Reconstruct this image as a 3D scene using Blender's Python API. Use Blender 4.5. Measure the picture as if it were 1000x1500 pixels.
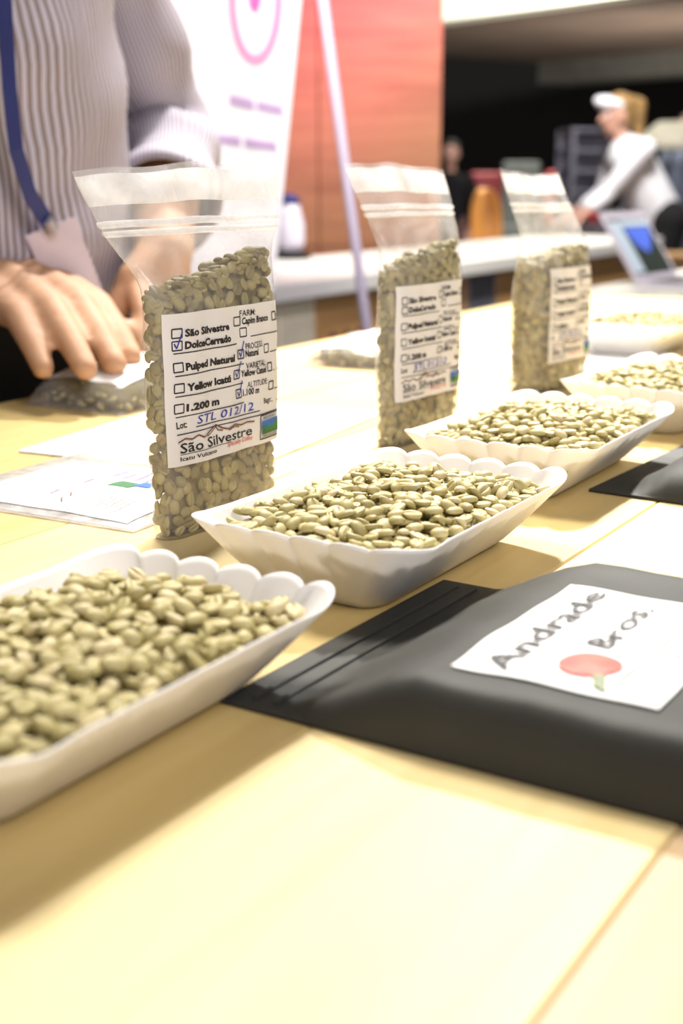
import bpy, bmesh, math, random
import numpy as np
from mathutils import Vector, Matrix
random.seed(7); rng = np.random.default_rng(11)
SC = bpy.context.scene; COL = SC.collection
for o in list(bpy.data.objects): bpy.data.objects.remove(o)

# ------------------------------------------------------------------ camera
F = 1900.0; PITCH = math.atan(492 / F); CZ = 1.06; TZ = 0.90
cam = bpy.data.cameras.new('camera'); cam_o = bpy.data.objects.new('camera', cam); COL.objects.link(cam_o)
cam_o.location = (0, 0, CZ); cam_o.rotation_euler = (math.pi / 2 - PITCH, 0, 0)
cam.sensor_fit = 'VERTICAL'; cam.sensor_height = 36; cam.sensor_width = 24; cam.lens = F / 1500 * 36
cam.clip_start = .02; cam.clip_end = 100
cam.dof.use_dof = True; cam.dof.focus_distance = 0.57; cam.dof.aperture_fstop = 8.6
SC.camera = cam_o
# ------------------------------------------------------------------ world, lights, exposure
SC.view_settings.view_transform = 'Standard'; SC.view_settings.look = 'None'
SC.view_settings.exposure = 0.56; SC.view_settings.gamma = 1
SC.view_settings.use_curve_mapping = False
w = bpy.data.worlds.new('hall'); SC.world = w; w.use_nodes = True
w.node_tree.nodes['Background'].inputs[0].default_value = (.80, .78, .86, 1)
w.node_tree.nodes['Background'].inputs[1].default_value = .42
def lamp(kind, name, loc, target, energy, color, size=1.0, spot=60, blend=.6):
    l = bpy.data.lights.new(name, kind); l.energy = energy; l.color = color
    if kind == 'AREA': l.shape = 'DISK'; l.size = size
    if kind == 'SPOT': l.spot_size = math.radians(spot); l.spot_blend = blend; l.shadow_soft_size = size
    o = bpy.data.objects.new(name, l); COL.objects.link(o); o.location = loc
    o.rotation_euler = (Vector(target) - Vector(loc)).to_track_quat('-Z', 'Y').to_euler(); return o
lamp('AREA', 'stand_lamp', (-.35, 1.75, 3.1), (.1, .75, .9), 72, (1, .95, .84), .8)
lamp('AREA', 'front_fill', (.9, -1.3, 2.7), (.0, .8, .95), 30, (1, .95, .95), 1.0)  # fill light added behind the camera to brighten labels and pouch fronts
lamp('SPOT', 'track_spot', (.55, 2.9, 3.3), (.45, 1.35, .9), 900, (1, .97, .92), .12, 38, .9)
lamp('SPOT', 'banner_spot', (.3, .9, 3.2), (-.25, 2.6, 1.2), 150, (1, .93, 1), .1, 40, .7)
lamp('SPOT', 'counter_spot', (.9, 3.3, 3.4), (.42, 4.5, .82), 400, (1, .95, .85), .1, 62, .8)
lamp('SPOT', 'pink_stage_spot', (.9, 3.3, 3.3), (.1, 4.9, 2.05), 560, (1, .12, .62), .1, 36, 1)
lamp('AREA', 'soffit_fill', (3.5, 13.5, .6), (3.5, 16, 2.6), 80, (1, .9, .78), 1.2)  # added fill that lifts the dark underside of the gallery
lamp('AREA', 'fascia_fill', (1.2, 10.6, 4.4), (1.7, 13.3, 3.0), 420, (1, .98, .88), 1.0)  # extra light, added so the cream front strip reads bright
lamp('AREA', 'bar_lamp', (1.3, 6.3, 3.0), (1.9, 7.6, 1.1), 75, (1, .97, .95), .6)

# ------------------------------------------------------------------ helpers
AZ = math.atan(1200 / math.hypot(F, 492))
A = Vector((math.sin(AZ), math.cos(AZ), 0)); B = Vector((-A.y, A.x, 0)); UP = Vector((0, 0, 1))
def W(a, b, z=TZ): return A * a + B * b + UP * z
def ray(x, y):
    u = (750 - y) / F
    return Vector(((x - 500) / F, math.cos(PITCH) + math.sin(PITCH) * u, -math.sin(PITCH) + math.cos(PITCH) * u))
def at(x, y, z=TZ): d = ray(x, y); return Vector((0, 0, CZ)) + d * ((z - CZ) / d.z)
def dep(x, y, Y): d = ray(x, y); return Vector((0, 0, CZ)) + d * (Y / d.y)
def persp(p):
    v = Vector(p) - Vector((0, 0, CZ)); f = v.y * math.cos(PITCH) - v.z * math.sin(PITCH)
    return 500 + F * v.x / f, 750 - F * (v.y * math.sin(PITCH) + v.z * math.cos(PITCH)) / f, f
ROT = AZ  # local x -> A, local y -> B : rotation about z
RZ = math.atan2(A.y, A.x)

def mat(name, col, rough=.6, bump=0, bscale=80, var=0, vscale=20, metal=0, spec=.5, col2=None, emit=0, stretch=None):
    m = bpy.data.materials.new(name); m.use_nodes = True; nt = m.node_tree; N = nt.nodes; L = nt.links
    b = N['Principled BSDF']; b.inputs['Base Color'].default_value = (*col, 1); b.inputs['Roughness'].default_value = rough
    b.inputs['Metallic'].default_value = metal; b.inputs['Specular IOR Level'].default_value = spec
    tc = N.new('ShaderNodeTexCoord'); mp = N.new('ShaderNodeMapping'); L.new(tc.outputs['Object'], mp.inputs[0])
    if stretch: mp.inputs['Scale'].default_value = stretch
    if var or col2:
        n = N.new('ShaderNodeTexNoise'); n.inputs['Scale'].default_value = vscale; n.inputs['Detail'].default_value = 5
        L.new(mp.outputs[0], n.inputs['Vector'])
        r = N.new('ShaderNodeValToRGB'); r.color_ramp.elements[0].position = .3; r.color_ramp.elements[1].position = .7
        c2 = col2 or tuple(max(0, c * (1 - var)) for c in col)
        r.color_ramp.elements[0].color = (*c2, 1); r.color_ramp.elements[1].color = (*col, 1)
        L.new(n.outputs[0], r.inputs[0]); L.new(r.outputs[0], b.inputs['Base Color'])
    if bump:
        n = N.new('ShaderNodeTexNoise'); n.inputs['Scale'].default_value = bscale; n.inputs['Detail'].default_value = 4
        L.new(mp.outputs[0], n.inputs['Vector'])
        bp = N.new('ShaderNodeBump'); bp.inputs['Strength'].default_value = bump; bp.inputs['Distance'].default_value = .002
        L.new(n.outputs[0], bp.inputs['Height']); L.new(bp.outputs[0], b.inputs['Normal'])
    if emit:
        b.inputs['Emission Color'].default_value = (*col, 1); b.inputs['Emission Strength'].default_value = emit
    return m

def film(name, haze, tint=(.95, .95, .97)):
    m = bpy.data.materials.new(name); m.use_nodes = True; nt = m.node_tree; N = nt.nodes; L = nt.links
    N.remove(N['Principled BSDF']); out = N['Material Output']
    tr = N.new('ShaderNodeBsdfTransparent'); tr.inputs[0].default_value = (.97, .97, .97, 1)
    tl = N.new('ShaderNodeBsdfTranslucent'); tl.inputs[0].default_value = (*tint, 1)
    df = N.new('ShaderNodeBsdfDiffuse'); df.inputs[0].default_value = (*tint, 1)
    gl = N.new('ShaderNodeBsdfGlossy'); gl.inputs['Roughness'].default_value = .16
    tc = N.new('ShaderNodeTexCoord'); nz = N.new('ShaderNodeTexNoise'); nz.inputs['Scale'].default_value = 42; nz.inputs['Detail'].default_value = 3
    nz.inputs['Distortion'].default_value = 1.2
    L.new(tc.outputs['Object'], nz.inputs['Vector'])
    bp = N.new('ShaderNodeBump'); bp.inputs['Strength'].default_value = .22; bp.inputs['Distance'].default_value = .003
    L.new(nz.outputs[0], bp.inputs['Height']); L.new(bp.outputs[0], gl.inputs['Normal'])
    a1 = N.new('ShaderNodeMixShader'); a1.inputs[0].default_value = .5
    L.new(tl.outputs[0], a1.inputs[1]); L.new(df.outputs[0], a1.inputs[2])
    mr = N.new('ShaderNodeMapRange'); mr.inputs[1].default_value = .35; mr.inputs[2].default_value = .7
    mr.inputs[3].default_value = haze * .6; mr.inputs[4].default_value = haze * 1.45
    L.new(nz.outputs[0], mr.inputs[0])
    a2 = N.new('ShaderNodeMixShader'); L.new(mr.outputs[0], a2.inputs[0])
    L.new(tr.outputs[0], a2.inputs[1]); L.new(a1.outputs[0], a2.inputs[2])
    fr = N.new('ShaderNodeFresnel'); ge = N.new('ShaderNodeNewGeometry'); im = N.new('ShaderNodeMapRange'); im.inputs[3].default_value = 1.35; im.inputs[4].default_value = 1 / 1.35
    L.new(ge.outputs['Backfacing'], im.inputs[0]); L.new(im.outputs[0], fr.inputs[0])
    a3 = N.new('ShaderNodeMixShader'); L.new(fr.outputs[0], a3.inputs[0])
    L.new(a2.outputs[0], a3.inputs[1]); L.new(gl.outputs[0], a3.inputs[2])
    L.new(a3.outputs[0], out.inputs[0]); return m

def paper(name, col, trans=.25):
    m = bpy.data.materials.new(name); m.use_nodes = True; nt = m.node_tree; N = nt.nodes; L = nt.links
    b = N['Principled BSDF']; b.inputs['Base Color'].default_value = (*col, 1); b.inputs['Roughness'].default_value = .55
    tl = N.new('ShaderNodeBsdfTranslucent'); tl.inputs[0].default_value = (*col, 1)
    mx = N.new('ShaderNodeMixShader'); mx.inputs[0].default_value = trans
    L.new(b.outputs[0], mx.inputs[1]); L.new(tl.outputs[0], mx.inputs[2]); L.new(mx.outputs[0], N['Material Output'].inputs[0])
    return m

def wood(name, c1, c2, sx=(3, 60, 60), rough=.35, bands=6.0, spec=.5):
    m = bpy.data.materials.new(name); m.use_nodes = True; nt = m.node_tree; N = nt.nodes; L = nt.links
    b = N['Principled BSDF']; b.inputs['Roughness'].default_value = rough; b.inputs['Specular IOR Level'].default_value = spec
    tc = N.new('ShaderNodeTexCoord'); oi = N.new('ShaderNodeObjectInfo')
    ad = N.new('ShaderNodeVectorMath'); ad.operation = 'ADD'
    L.new(tc.outputs['Object'], ad.inputs[0]); L.new(oi.outputs['Location'], ad.inputs[1])
    mp = N.new('ShaderNodeMapping'); mp.inputs['Scale'].default_value = sx; L.new(ad.outputs[0], mp.inputs[0])
    n = N.new('ShaderNodeTexNoise'); n.inputs['Scale'].default_value = 1; n.inputs['Detail'].default_value = 6; n.inputs['Distortion'].default_value = .6
    L.new(mp.outputs[0], n.inputs['Vector'])
    r = N.new('ShaderNodeValToRGB'); r.color_ramp.elements[0].position = .3; r.color_ramp.elements[1].position = .72
    r.color_ramp.elements[0].color = (*c2, 1); r.color_ramp.elements[1].color = (*c1, 1)
    L.new(n.outputs[0], r.inputs[0]); L.new(r.outputs[0], b.inputs['Base Color'])
    bp = N.new('ShaderNodeBump'); bp.inputs['Strength'].default_value = .06; L.new(n.outputs[0], bp.inputs['Height']); L.new(bp.outputs[0], b.inputs['Normal'])
    return m

def stripes(name, c1, c2, freq):
    m = bpy.data.materials.new(name); m.use_nodes = True; nt = m.node_tree; N = nt.nodes; L = nt.links
    b = N['Principled BSDF']; b.inputs['Roughness'].default_value = .85
    uv = N.new('ShaderNodeUVMap'); sp = N.new('ShaderNodeSeparateXYZ'); L.new(uv.outputs[0], sp.inputs[0])
    mu = N.new('ShaderNodeMath'); mu.operation = 'MULTIPLY'; mu.inputs[1].default_value = freq; L.new(sp.outputs[0], mu.inputs[0])
    sn = N.new('ShaderNodeMath'); sn.operation = 'SINE'; L.new(mu.outputs[0], sn.inputs[0])
    r = N.new('ShaderNodeValToRGB'); r.color_ramp.elements[0].position = .35; r.color_ramp.elements[1].position = .75
    r.color_ramp.elements[0].color = (*c1, 1); r.color_ramp.elements[1].color = (*c2, 1)
    mm = N.new('ShaderNodeMapRange'); mm.inputs[1].default_value = -1; mm.inputs[2].default_value = 1; L.new(sn.outputs[0], mm.inputs[0])
    L.new(mm.outputs[0], r.inputs[0]); L.new(r.outputs[0], b.inputs['Base Color']); return m

def bean_mat():
    m = bpy.data.materials.new('green_coffee'); m.use_nodes = True; nt = m.node_tree; N = nt.nodes; L = nt.links
    b = N['Principled BSDF']; b.inputs['Roughness'].default_value = .5; b.inputs['Specular IOR Level'].default_value = .35
    at_ = N.new('ShaderNodeAttribute'); at_.attribute_name = 'tint'
    r = N.new('ShaderNodeValToRGB'); e = r.color_ramp.elements
    e[0].color = (.28, .22, .085, 1); e[1].color = (.66, .55, .32, 1)
    k = e.new(.35); k.color = (.42, .355, .14, 1); k = e.new(.7); k.color = (.54, .46, .21, 1)
    L.new(at_.outputs['Fac'], r.inputs[0])
    tc = N.new('ShaderNodeTexCoord'); n = N.new('ShaderNodeTexNoise'); n.inputs['Scale'].default_value = 420; n.inputs['Detail'].default_value = 3
    L.new(tc.outputs['Object'], n.inputs['Vector'])
    mx = N.new('ShaderNodeMix'); mx.data_type = 'RGBA'; mx.blend_type = 'MULTIPLY'; mx.inputs[0].default_value = .3
    L.new(r.outputs[0], mx.inputs[6]); L.new(n.outputs[0], mx.inputs[7]); L.new(mx.outputs[2], b.inputs['Base Color'])
    return m

M = dict(
    maple=wood('maple', (.70, .56, .285), (.62, .475, .215), (4, 70, 70), .42),
    maple_pink=wood('maple_pinkish', (.56, .40, .24), (.48, .33, .18), (4, 70, 70), .42),
    maple_dark=wood('maple_golden', (.63, .48, .205), (.55, .40, .15), (4, 70, 70), .42),
    redwood=wood('redwood', (.44, .20, .10), (.30, .12, .06), (2.5, 2.5, 26), .55),
    tan=wood('tan_board', (.58, .34, .14), (.46, .26, .10), (3, 3, 30), .5),
    orange=wood('orange_wood', (.88, .44, .12), (.75, .34, .08), (4, 4, 20), .4),
    cream=mat('cream_panel', (.82, .76, .58), .6, var=.06),
    white=mat('white_laminate', (.86, .85, .83), .4, var=.04, vscale=8),
    tray=paper('tray_card', (.90, .885, .87), .28),
    label=paper('label_paper', (.84, .82, .83), .12),
    sheet=paper('sheet_paper', (.90, .89, .88), .08),
    film=film('clear_film', .2), film_hem=film('milky_film', .68),
    bean=bean_mat(),
    ink=mat('black_ink', (.012, .010, .012), .6, var=.1), blue=mat('blue_pen_ink', (.02, .03, .38), .5, var=.1),
    red=mat('red_ink', (.62, .04, .03), .5, var=.1), brown=mat('brown_ink', (.16, .05, .04), .5, var=.1),
    green=mat('green_print', (.02, .22, .06), .5, var=.5, vscale=300), sky=mat('blue_print', (.02, .16, .60), .5, var=.3, vscale=300),
    cherry=mat('cherry_print', (.72, .10, .04), .4, vscale=130, col2=(.42, .02, .02)),
    leaf=mat('leaf_print', (.16, .22, .05), .5, var=.5, vscale=300), pinkink=mat('pink_ink', (.75, .12, .42), .6, var=.1),
    lilac=mat('lilac_ink', (.52, .36, .60), .6, var=.1), rose=mat('rose_ink', (.72, .30, .50), .6, var=.1),
    black_bag=mat('black_foil', (.036, .036, .032), .6, bump=.2, bscale=55, var=.2, spec=.3),
    skin=mat('skin', (.50, .27, .15), .68, bump=.2, bscale=160, var=.18, vscale=30), 
    shirt=stripes('striped_cotton', (.42, .40, .50), (.19, .145, .15), 1047),
    trousers=mat('black_cloth', (.006, .006, .008), .9, var=.2),
    strap=mat('navy_strap', (.012, .02, .14), .7, var=.2), badge=mat('badge_card', (.52, .44, .52), .45, var=.15, vscale=30),
    metal=mat('grey_metal', (.32, .32, .38), .35, metal=.6, var=.2), pole=mat('lilac_pole', (.62, .56, .72), .4, var=.05),
    banner=mat('banner_cloth', (.88, .85, .88), .7, var=.03), floor=mat('hall_floor', (.10, .085, .08), .5, var=.3, vscale=3),
    dark=mat('black_drape', (.008, .007, .008), .95, var=.3, vscale=4), soffit=mat('brown_soffit', (.20, .15, .12), .8, var=.25, vscale=2),
    soffit2=mat('grey_beam', (.24, .24, .22), .8, var=.3, vscale=3), fascia=mat('cream_fascia', (.84, .84, .72), .7, var=.05),
    ceil=mat('hall_ceiling', (.05, .045, .045), .9, var=.2, vscale=2),
    hair=mat('blond_hair', (.42, .25, .09), .6, bump=.4, bscale=60, var=.4), hair_dark=mat('dark_hair', (.03, .02, .015), .6, var=.3),
    whitecloth=mat('white_cotton', (.85, .85, .88), .85, bump=.3, bscale=12, var=.05), redc=mat('red_plastic', (.32, .012, .018), .5, var=.2),
    greyc=mat('grey_green_cloth', (.26, .28, .25), .8, var=.2), bluecloth=mat('slate_cloth', (.12, .14, .20), .85, var=.3),
    silver=mat('silver_plastic', (.58, .54, .64), .35, var=.05), keys=mat('dark_keys', (.05, .05, .06), .6, var=.1),
    scr_w=mat('screen_pale', (.42, .50, .60), .4, emit=.2), scr_b=mat('screen_blue', (.07, .13, .55), .4, emit=.35), scr_d=mat('screen_dark', (.03, .04, .035), .4, emit=.1),
    greenp=mat('green_pepper', (.03, .10, .03), .4, var=.3), eye=mat('eye_white', (.8, .8, .8), .3, var=.05),
    brownc=mat('brown_cloth', (.20, .10, .08), .85, var=.3), pinkskin=mat('light_skin', (.66, .36, .26), .55, var=.12, vscale=20),
)

def link(name, me, m=None, parent=None, loc=None, rz=0, smooth=False):
    if m: me.materials.append(m)
    if smooth:
        for p in me.polygons: p.use_smooth = True
    o = bpy.data.objects.new(name, me); COL.objects.link(o)
    if parent: o.parent = parent
    if loc is not None: o.location = loc
    o.rotation_euler.z = rz
    return o
def pyd(verts, faces):
    me = bpy.data.meshes.new('m'); me.from_pydata([tuple(v) for v in verts], [], [tuple(f) for f in faces]); me.update(); return me
def bm_mesh(bm): me = bpy.data.meshes.new('m'); bm.to_mesh(me); bm.free(); return me
def tag(o, label, cat, group=None, kind=None):
    o['label'] = label
    if cat: o['category'] = cat
    if group: o['group'] = group
    if kind: o['kind'] = kind
    return o
def struct(o): o['kind'] = 'structure'; return o
def empty(name, loc, rz=0):
    o = bpy.data.objects.new(name, None); COL.objects.link(o); o.location = loc; o.rotation_euler.z = rz; o.empty_display_size = .02; return o
def boxm(x0, x1, y0, y1, z0, z1, bev=0, seg=2):
    bm = bmesh.new(); bmesh.ops.create_cube(bm, size=1)
    bmesh.ops.transform(bm, matrix=Matrix.Translation(((x0 + x1) / 2, (y0 + y1) / 2, (z0 + z1) / 2)) @ Matrix.Diagonal((x1 - x0, y1 - y0, z1 - z0, 1)), verts=bm.verts)
    if bev: bmesh.ops.bevel(bm, geom=list(bm.edges), offset=bev, segments=seg, affect='EDGES', profile=.5)
    return bm_mesh(bm)
def tube(pts, radii, n=12, cap=True):
    vs = []; fs = []; pts = [Vector(p) for p in pts]
    for i, p in enumerate(pts):
        d = (pts[min(i + 1, len(pts) - 1)] - pts[max(i - 1, 0)]).normalized()
        x = d.orthogonal() if i == 0 else (x - d * x.dot(d)); x.normalize(); y = d.cross(x)
        for k in range(n):
            t = 2 * math.pi * k / n; vs.append(p + (x * math.cos(t) + y * math.sin(t)) * radii[i])
    for i in range(len(pts) - 1):
        for k in range(n): fs.append((i * n + k, i * n + (k + 1) % n, (i + 1) * n + (k + 1) % n, (i + 1) * n + k))
    if cap: fs.append(tuple(range(n - 1, -1, -1))); fs.append(tuple((len(pts) - 1) * n + k for k in range(n)))
    return pyd(vs, fs)
def lathe(prof, n=24):
    vs = []; fs = []
    for r, z in prof:
        for k in range(n): t = 2 * math.pi * k / n; vs.append((r * math.cos(t), r * math.sin(t), z))
    for i in range(len(prof) - 1):
        for k in range(n): fs.append((i * n + k, i * n + (k + 1) % n, (i + 1) * n + (k + 1) % n, (i + 1) * n + k))
    fs.append(tuple(range(n - 1, -1, -1))); fs.append(tuple((len(prof) - 1) * n + k for k in range(n)))
    return pyd(vs, fs)
def blob(segs, voxel, smooth=6):
    bm = bmesh.new()
    for (p0, r0, p1, r1) in segs:
        b2 = bmesh.new()
        for p, r in ((p0, r0), (p1, r1)):
            sx = r if isinstance(r, tuple) else (r, r, r)
            bmesh.ops.create_icosphere(b2, subdivisions=2, radius=1, matrix=Matrix.Translation(Vector(p)) @ Matrix.Diagonal((*sx, 1)))
        res = bmesh.ops.convex_hull(b2, input=b2.verts)
        bmesh.ops.delete(b2, geom=[v for v in b2.verts if not v.link_faces], context='VERTS')
        inn = [g for g in res['geom_interior'] if isinstance(g, bmesh.types.BMVert) and g.is_valid]
        if inn: bmesh.ops.delete(b2, geom=inn, context='VERTS')
        me = bm_mesh(b2); bm.from_mesh(me); bpy.data.meshes.remove(me)
    o = bpy.data.objects.new('tmp', bm_mesh(bm)); COL.objects.link(o)
    r = o.modifiers.new('r', 'REMESH'); r.mode = 'VOXEL'; r.voxel_size = voxel
    s = o.modifiers.new('s', 'SMOOTH'); s.iterations = smooth; s.factor = .5
    dg = bpy.context.evaluated_depsgraph_get(); me = bpy.data.meshes.new_from_object(o.evaluated_get(dg))
    bpy.data.objects.remove(o); me.materials.clear(); return me

_txt = {}
def text_mesh(s, size=1.0, bold=0.0, shear=0.0):
    c = bpy.data.curves.new('t', 'FONT'); c.body = s; c.size = size; c.offset = bold * size; c.shear = shear; c.resolution_u = 2; c.fill_mode = 'FRONT'
    o = bpy.data.objects.new('t', c); COL.objects.link(o)
    dg = bpy.context.evaluated_depsgraph_get(); dg.update()
    me = bpy.data.meshes.new_from_object(o.evaluated_get(dg)); bpy.data.objects.remove(o)
    v = np.array([x.co[:] for x in me.vertices]); f = [tuple(p.vertices) for p in me.polygons]; bpy.data.meshes.remove(me)
    return v, f
class Print:
    """flat print in label coordinates x 0..1, y 0..1 (from the bottom), gathered by ink"""
    def __init__(s, aspect): s.d = {}; s.asp = aspect        # aspect = width / height
    def add(s, ink, v, f):
        V, Fc = s.d.setdefault(ink, ([], [])); n = len(V); V += [tuple(x) for x in v]; Fc += [tuple(i + n for i in q) for q in f]
    def text(s, ink, t, x0, y0, h, w=None, bold=.02, shear=0, x1=None, slope=0):
        v, f = text_mesh(t, 1, bold, shear)
        if not len(v): return
        v = v.copy(); ww = v[:, 0].max() - v[:, 0].min(); v[:, 0] -= v[:, 0].min()
        sc = h / .72; sx = (x1 - x0) / ww if x1 else sc / s.asp
        s.add(ink, [(x0 + p[0] * sx, y0 + p[1] * sc + slope * p[0] * sx) for p in v], f)
    def line(s, ink, x0, y0, x1, y1, th, n=None):
        L = math.hypot((x1 - x0) * s.asp, y1 - y0); n = n or max(1, int(L / .06))
        nx = -(y1 - y0) / L * th / 2 / s.asp; ny = (x1 - x0) * s.asp / L * th / 2
        v = []; 
        for i in range(n + 1):
            t = i / n; x = x0 + (x1 - x0) * t; y = y0 + (y1 - y0) * t; v += [(x - nx, y - ny), (x + nx, y + ny)]
        s.add(ink, v, [(2 * i, 2 * i + 2, 2 * i + 3, 2 * i + 1) for i in range(n)])
    def path(s, ink, pts, th):
        for p, q in zip(pts, pts[1:]): s.line(ink, *p, *q, th)
    def box(s, ink, x0, y0, x1, y1, th):
        s.path(ink, [(x0, y0), (x1, y0), (x1, y1), (x0, y1), (x0, y0)], th)
    def rect(s, ink, x0, y0, x1, y1, n=6):
        s.poly(ink, [(x0 + (x1 - x0) * i / n, y0) for i in range(n + 1)], [(x0 + (x1 - x0) * i / n, y1) for i in range(n + 1)])
    def poly(s, ink, lo, hi):
        n = len(lo); s.add(ink, list(lo) + list(hi), [(i, i + 1, n + i + 1, n + i) for i in range(n - 1)])
    def build(s, fn, parent, names):
        for k, (ink, (V, Fc)) in enumerate(s.d.items()):
            o = link('pen_tick' if '#' in ink else names.get(ink, 'print'), pyd([fn(x, y, .00025 + .00006 * k) for x, y in V], Fc), M[ink.split('#')[0]], parent)

# ------------------------------------------------------------------ the hall
struct(link('floor', boxm(-9, 12, -4, 22, -.1, 0), M['floor']))
struct(link('wall_back', boxm(-9, 12, 21.5, 22, 0, 5.2), M['dark']))
struct(link('wall_left', boxm(-9.3, -9, -4, 22, 0, 5.2), M['dark']))
struct(link('wall_right', boxm(12, 12.3, -4, 22, 0, 5.2), M['dark']))
struct(link('ceiling', boxm(-9, 12, -4, 22, 5.2, 5.3), M['ceil']))
# low gallery over the far side: brown underside, cream front strip, grey beam
e0, e1 = at(650, 30, 2.6), at(870, 0, 2.6); d = (e1 - e0).normalized(); p0 = e0 - d * 3; p1 = e1 + d * 6
n = Vector((-d.y, d.x, 0)); n = n if n.y > 0 else -n
def prism(pts, z0, z1):
    k = len(pts); return pyd([(p.x, p.y, z0) for p in pts] + [(p.x, p.y, z1) for p in pts], [tuple(range(k - 1, -1, -1)), tuple(range(k, 2 * k))] + [(i, (i + 1) % k, k + (i + 1) % k, k + i) for i in range(k)])
struct(link('trim_1', prism([p0 + n * .3, p1 + n * .3, p1 + n * 9, p0 + n * 9], 2.6, 2.8), M['soffit']))
struct(link('trim_2', prism([p0, p1, p1 + n * .3, p0 + n * .3], 2.6, 3.5), M['fascia']))
struct(link('trim_3', prism([p0 + n * 4.5, p1 + n * 4.5, p1 + n * 5.2, p0 + n * 5.2], 2.32, 2.6), M['soffit2']))
# redwood stand wall, panel by panel
py = 4.95
xl, xj, xr = dep(340, 200, py).x, dep(466, 200, py).x, dep(645, 200, py).x
wl = struct(link('wall_stand', boxm(xl, xr - .01, py + .02, py + .5, 0, 3.0), M['redwood']))
for x0, x1 in ((xl, xj - .002), (xj + .002, xr)):
    for z0, z1 in ((0, .8), (.804, 1.9), (1.904, 3.0)):
        link('panel', boxm(x0, x1, py, py + .02, z0, z1, .002, 1), M['redwood'], wl)

# ------------------------------------------------------------------ tasting table
tb = empty('tasting_table', W(.75, .22, 0), RZ)
tag(tb, 'long pale maple plank table carrying the trays of green coffee', 'table')
seams = [-.256, -.143, -.030, .083, .196, .309, .422, .535, .70]
pm = ['maple', 'maple_dark', 'maple_pink', 'maple', 'maple_dark', 'maple', 'maple_dark', 'maple_dark']
for i in range(8):
    y0, y1 = seams[i] - .22, seams[i + 1] - .22
    link('plank', boxm(-1.15, 1.0, y0 + .0002, y1 - .0002, TZ - .035, TZ, .0008, 1), M[pm[i]], tb)
for x in (-1.08, .93):
    for y in (-.42, .43): link('leg', boxm(x - .03, x + .03, y - .03, y + .03, 0, TZ - .035, .004), M['maple_dark'], tb)
link('apron', boxm(-1.05, .90, .40, .42, TZ - .12, TZ - .035, .002), M['maple_dark'], tb)
link('apron', boxm(-1.05, .90, -.41, -.39, TZ - .12, TZ - .035, .002), M['maple_dark'], tb)
t2 = empty('white_table', W(2.9, .6, 0), RZ); tag(t2, 'lower white table carrying the open laptop', 'table')
link('table_top', boxm(-.95, 1.2, -.9, .585, .755, .79, .004), M['white'], t2)
for x in (-.88, 1.1):
    for y in (-.82, .5): link('leg', boxm(x - .025, x + .025, y - .025, y + .025, 0, .755, .004), M['white'], t2)

# back counter with a white top
ct = empty('back_counter', W(3.4, 1.95, 0), RZ); tag(ct, 'tan panelled counter with white top in front of the redwood wall', 'counter')
link('counter_top', boxm(-1.6, 1.9, -.25, .26, .775, .82, .005), M['white'], ct)
fx = [-1.58, -.86, -.70, -.22, .07, .11, .15, .35, .75, 1.2, 1.88]
fm = ['cream', 'cream', 'tan', 'tan', 'metal', 'tan', 'metal', 'tan', 'tan', 'tan']
for i in range(10): link('front_panel', boxm(fx[i] + .003, fx[i + 1] - .003, -.225, -.2, .02, .775, .003), M[fm[i]], ct)
link('carcass', boxm(-1.58, 1.88, -.2, .24, 0, .775), M['tan'], ct)
for k in range(3): link('emblem', lathe([(.012, 0), (.022, .001), (.012, .004)], 14), M['brown'], ct, (-.62 + .065 * k, -.2255, .66)).rotation_euler.x = math.pi / 2

# ------------------------------------------------------------------ coffee beans
def bean_shape(L=.0049, Wd=.0036, Ht=.0029, sd=0):
    r = np.random.default_rng(sd); ph = np.radians([-90, -76, -58, -30, 0, 30, 60, 90, 120, 150, 180, 210, 238, 256]); nl = 8
    vs = [(-L, 0, 0)]; fs = []
    for i in range(1, nl):
        t = math.pi * i / nl; cx = -math.cos(t); rr = math.sin(t) ** .8
        for j, p in enumerate(ph):
            y = math.cos(p) * Wd * rr; z = math.sin(p) * Ht * rr
            if z < 0: z *= .36
            if j == 0: z = .0010 * rr - .0002; y += .0006 * math.sin(cx * 2.6)
            vs.append((cx * L * (1 + .02 * r.standard_normal()), y * (1 + .03 * r.standard_normal()), z * (1 + .03 * r.standard_normal())))
    vs.append((L, 0, 0)); k = len(ph); e = len(vs) - 1
    for j in range(k):
        fs.append((0, 1 + (j + 1) % k, 1 + j))
        for i in range(nl - 2): a = 1 + i * k + j; b = 1 + i * k + (j + 1) % k; fs.append((a, b, b + k, a + k))
        a = 1 + (nl - 2) * k + j; b = 1 + (nl - 2) * k + (j + 1) % k; fs.append((a, b, e))
    return np.array(vs), fs
SHAPES = [bean_shape(.0049 * s1 * .82, .0036 * s2 * .82, .0029 * s3 * .82, q) for q, (s1, s2, s3) in enumerate([(1, 1, 1), (.9, 1.02, 1.05), (1.06, .95, .92), (.95, .93, 1), (1.0, 1.07, .95), (.86, .96, 1.1)])]
def set_tint(me, vals):
    a = me.attributes.new('tint', 'FLOAT', 'POINT'); a.data.foreach_set('value', np.asarray(vals, dtype=np.float32))
PROTO = []
for q, (v, f) in enumerate(SHAPES):
    for tn in (.25, .5, .72, .9):
        me = pyd(v, f); me.materials.append(M['bean']); set_tint(me, [tn] * len(v))
        for p in me.polygons: p.use_smooth = True
        PROTO.append(me)
def rand_rot(normal=None, flip=.5, tilt=.45):
    rz = Matrix.Rotation(random.uniform(0, 2 * math.pi), 3, 'Z')
    fl = Matrix.Rotation(math.pi if random.random() < flip else 0, 3, 'X')
    tl = Matrix.Rotation(random.gauss(0, tilt), 3, Vector((random.uniform(-1, 1), random.uniform(-1, 1), 0)).normalized())
    R = tl @ rz @ fl
    if normal is not None: R = UP.rotation_difference(Vector(normal)).to_matrix() @ R
    return R
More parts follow.
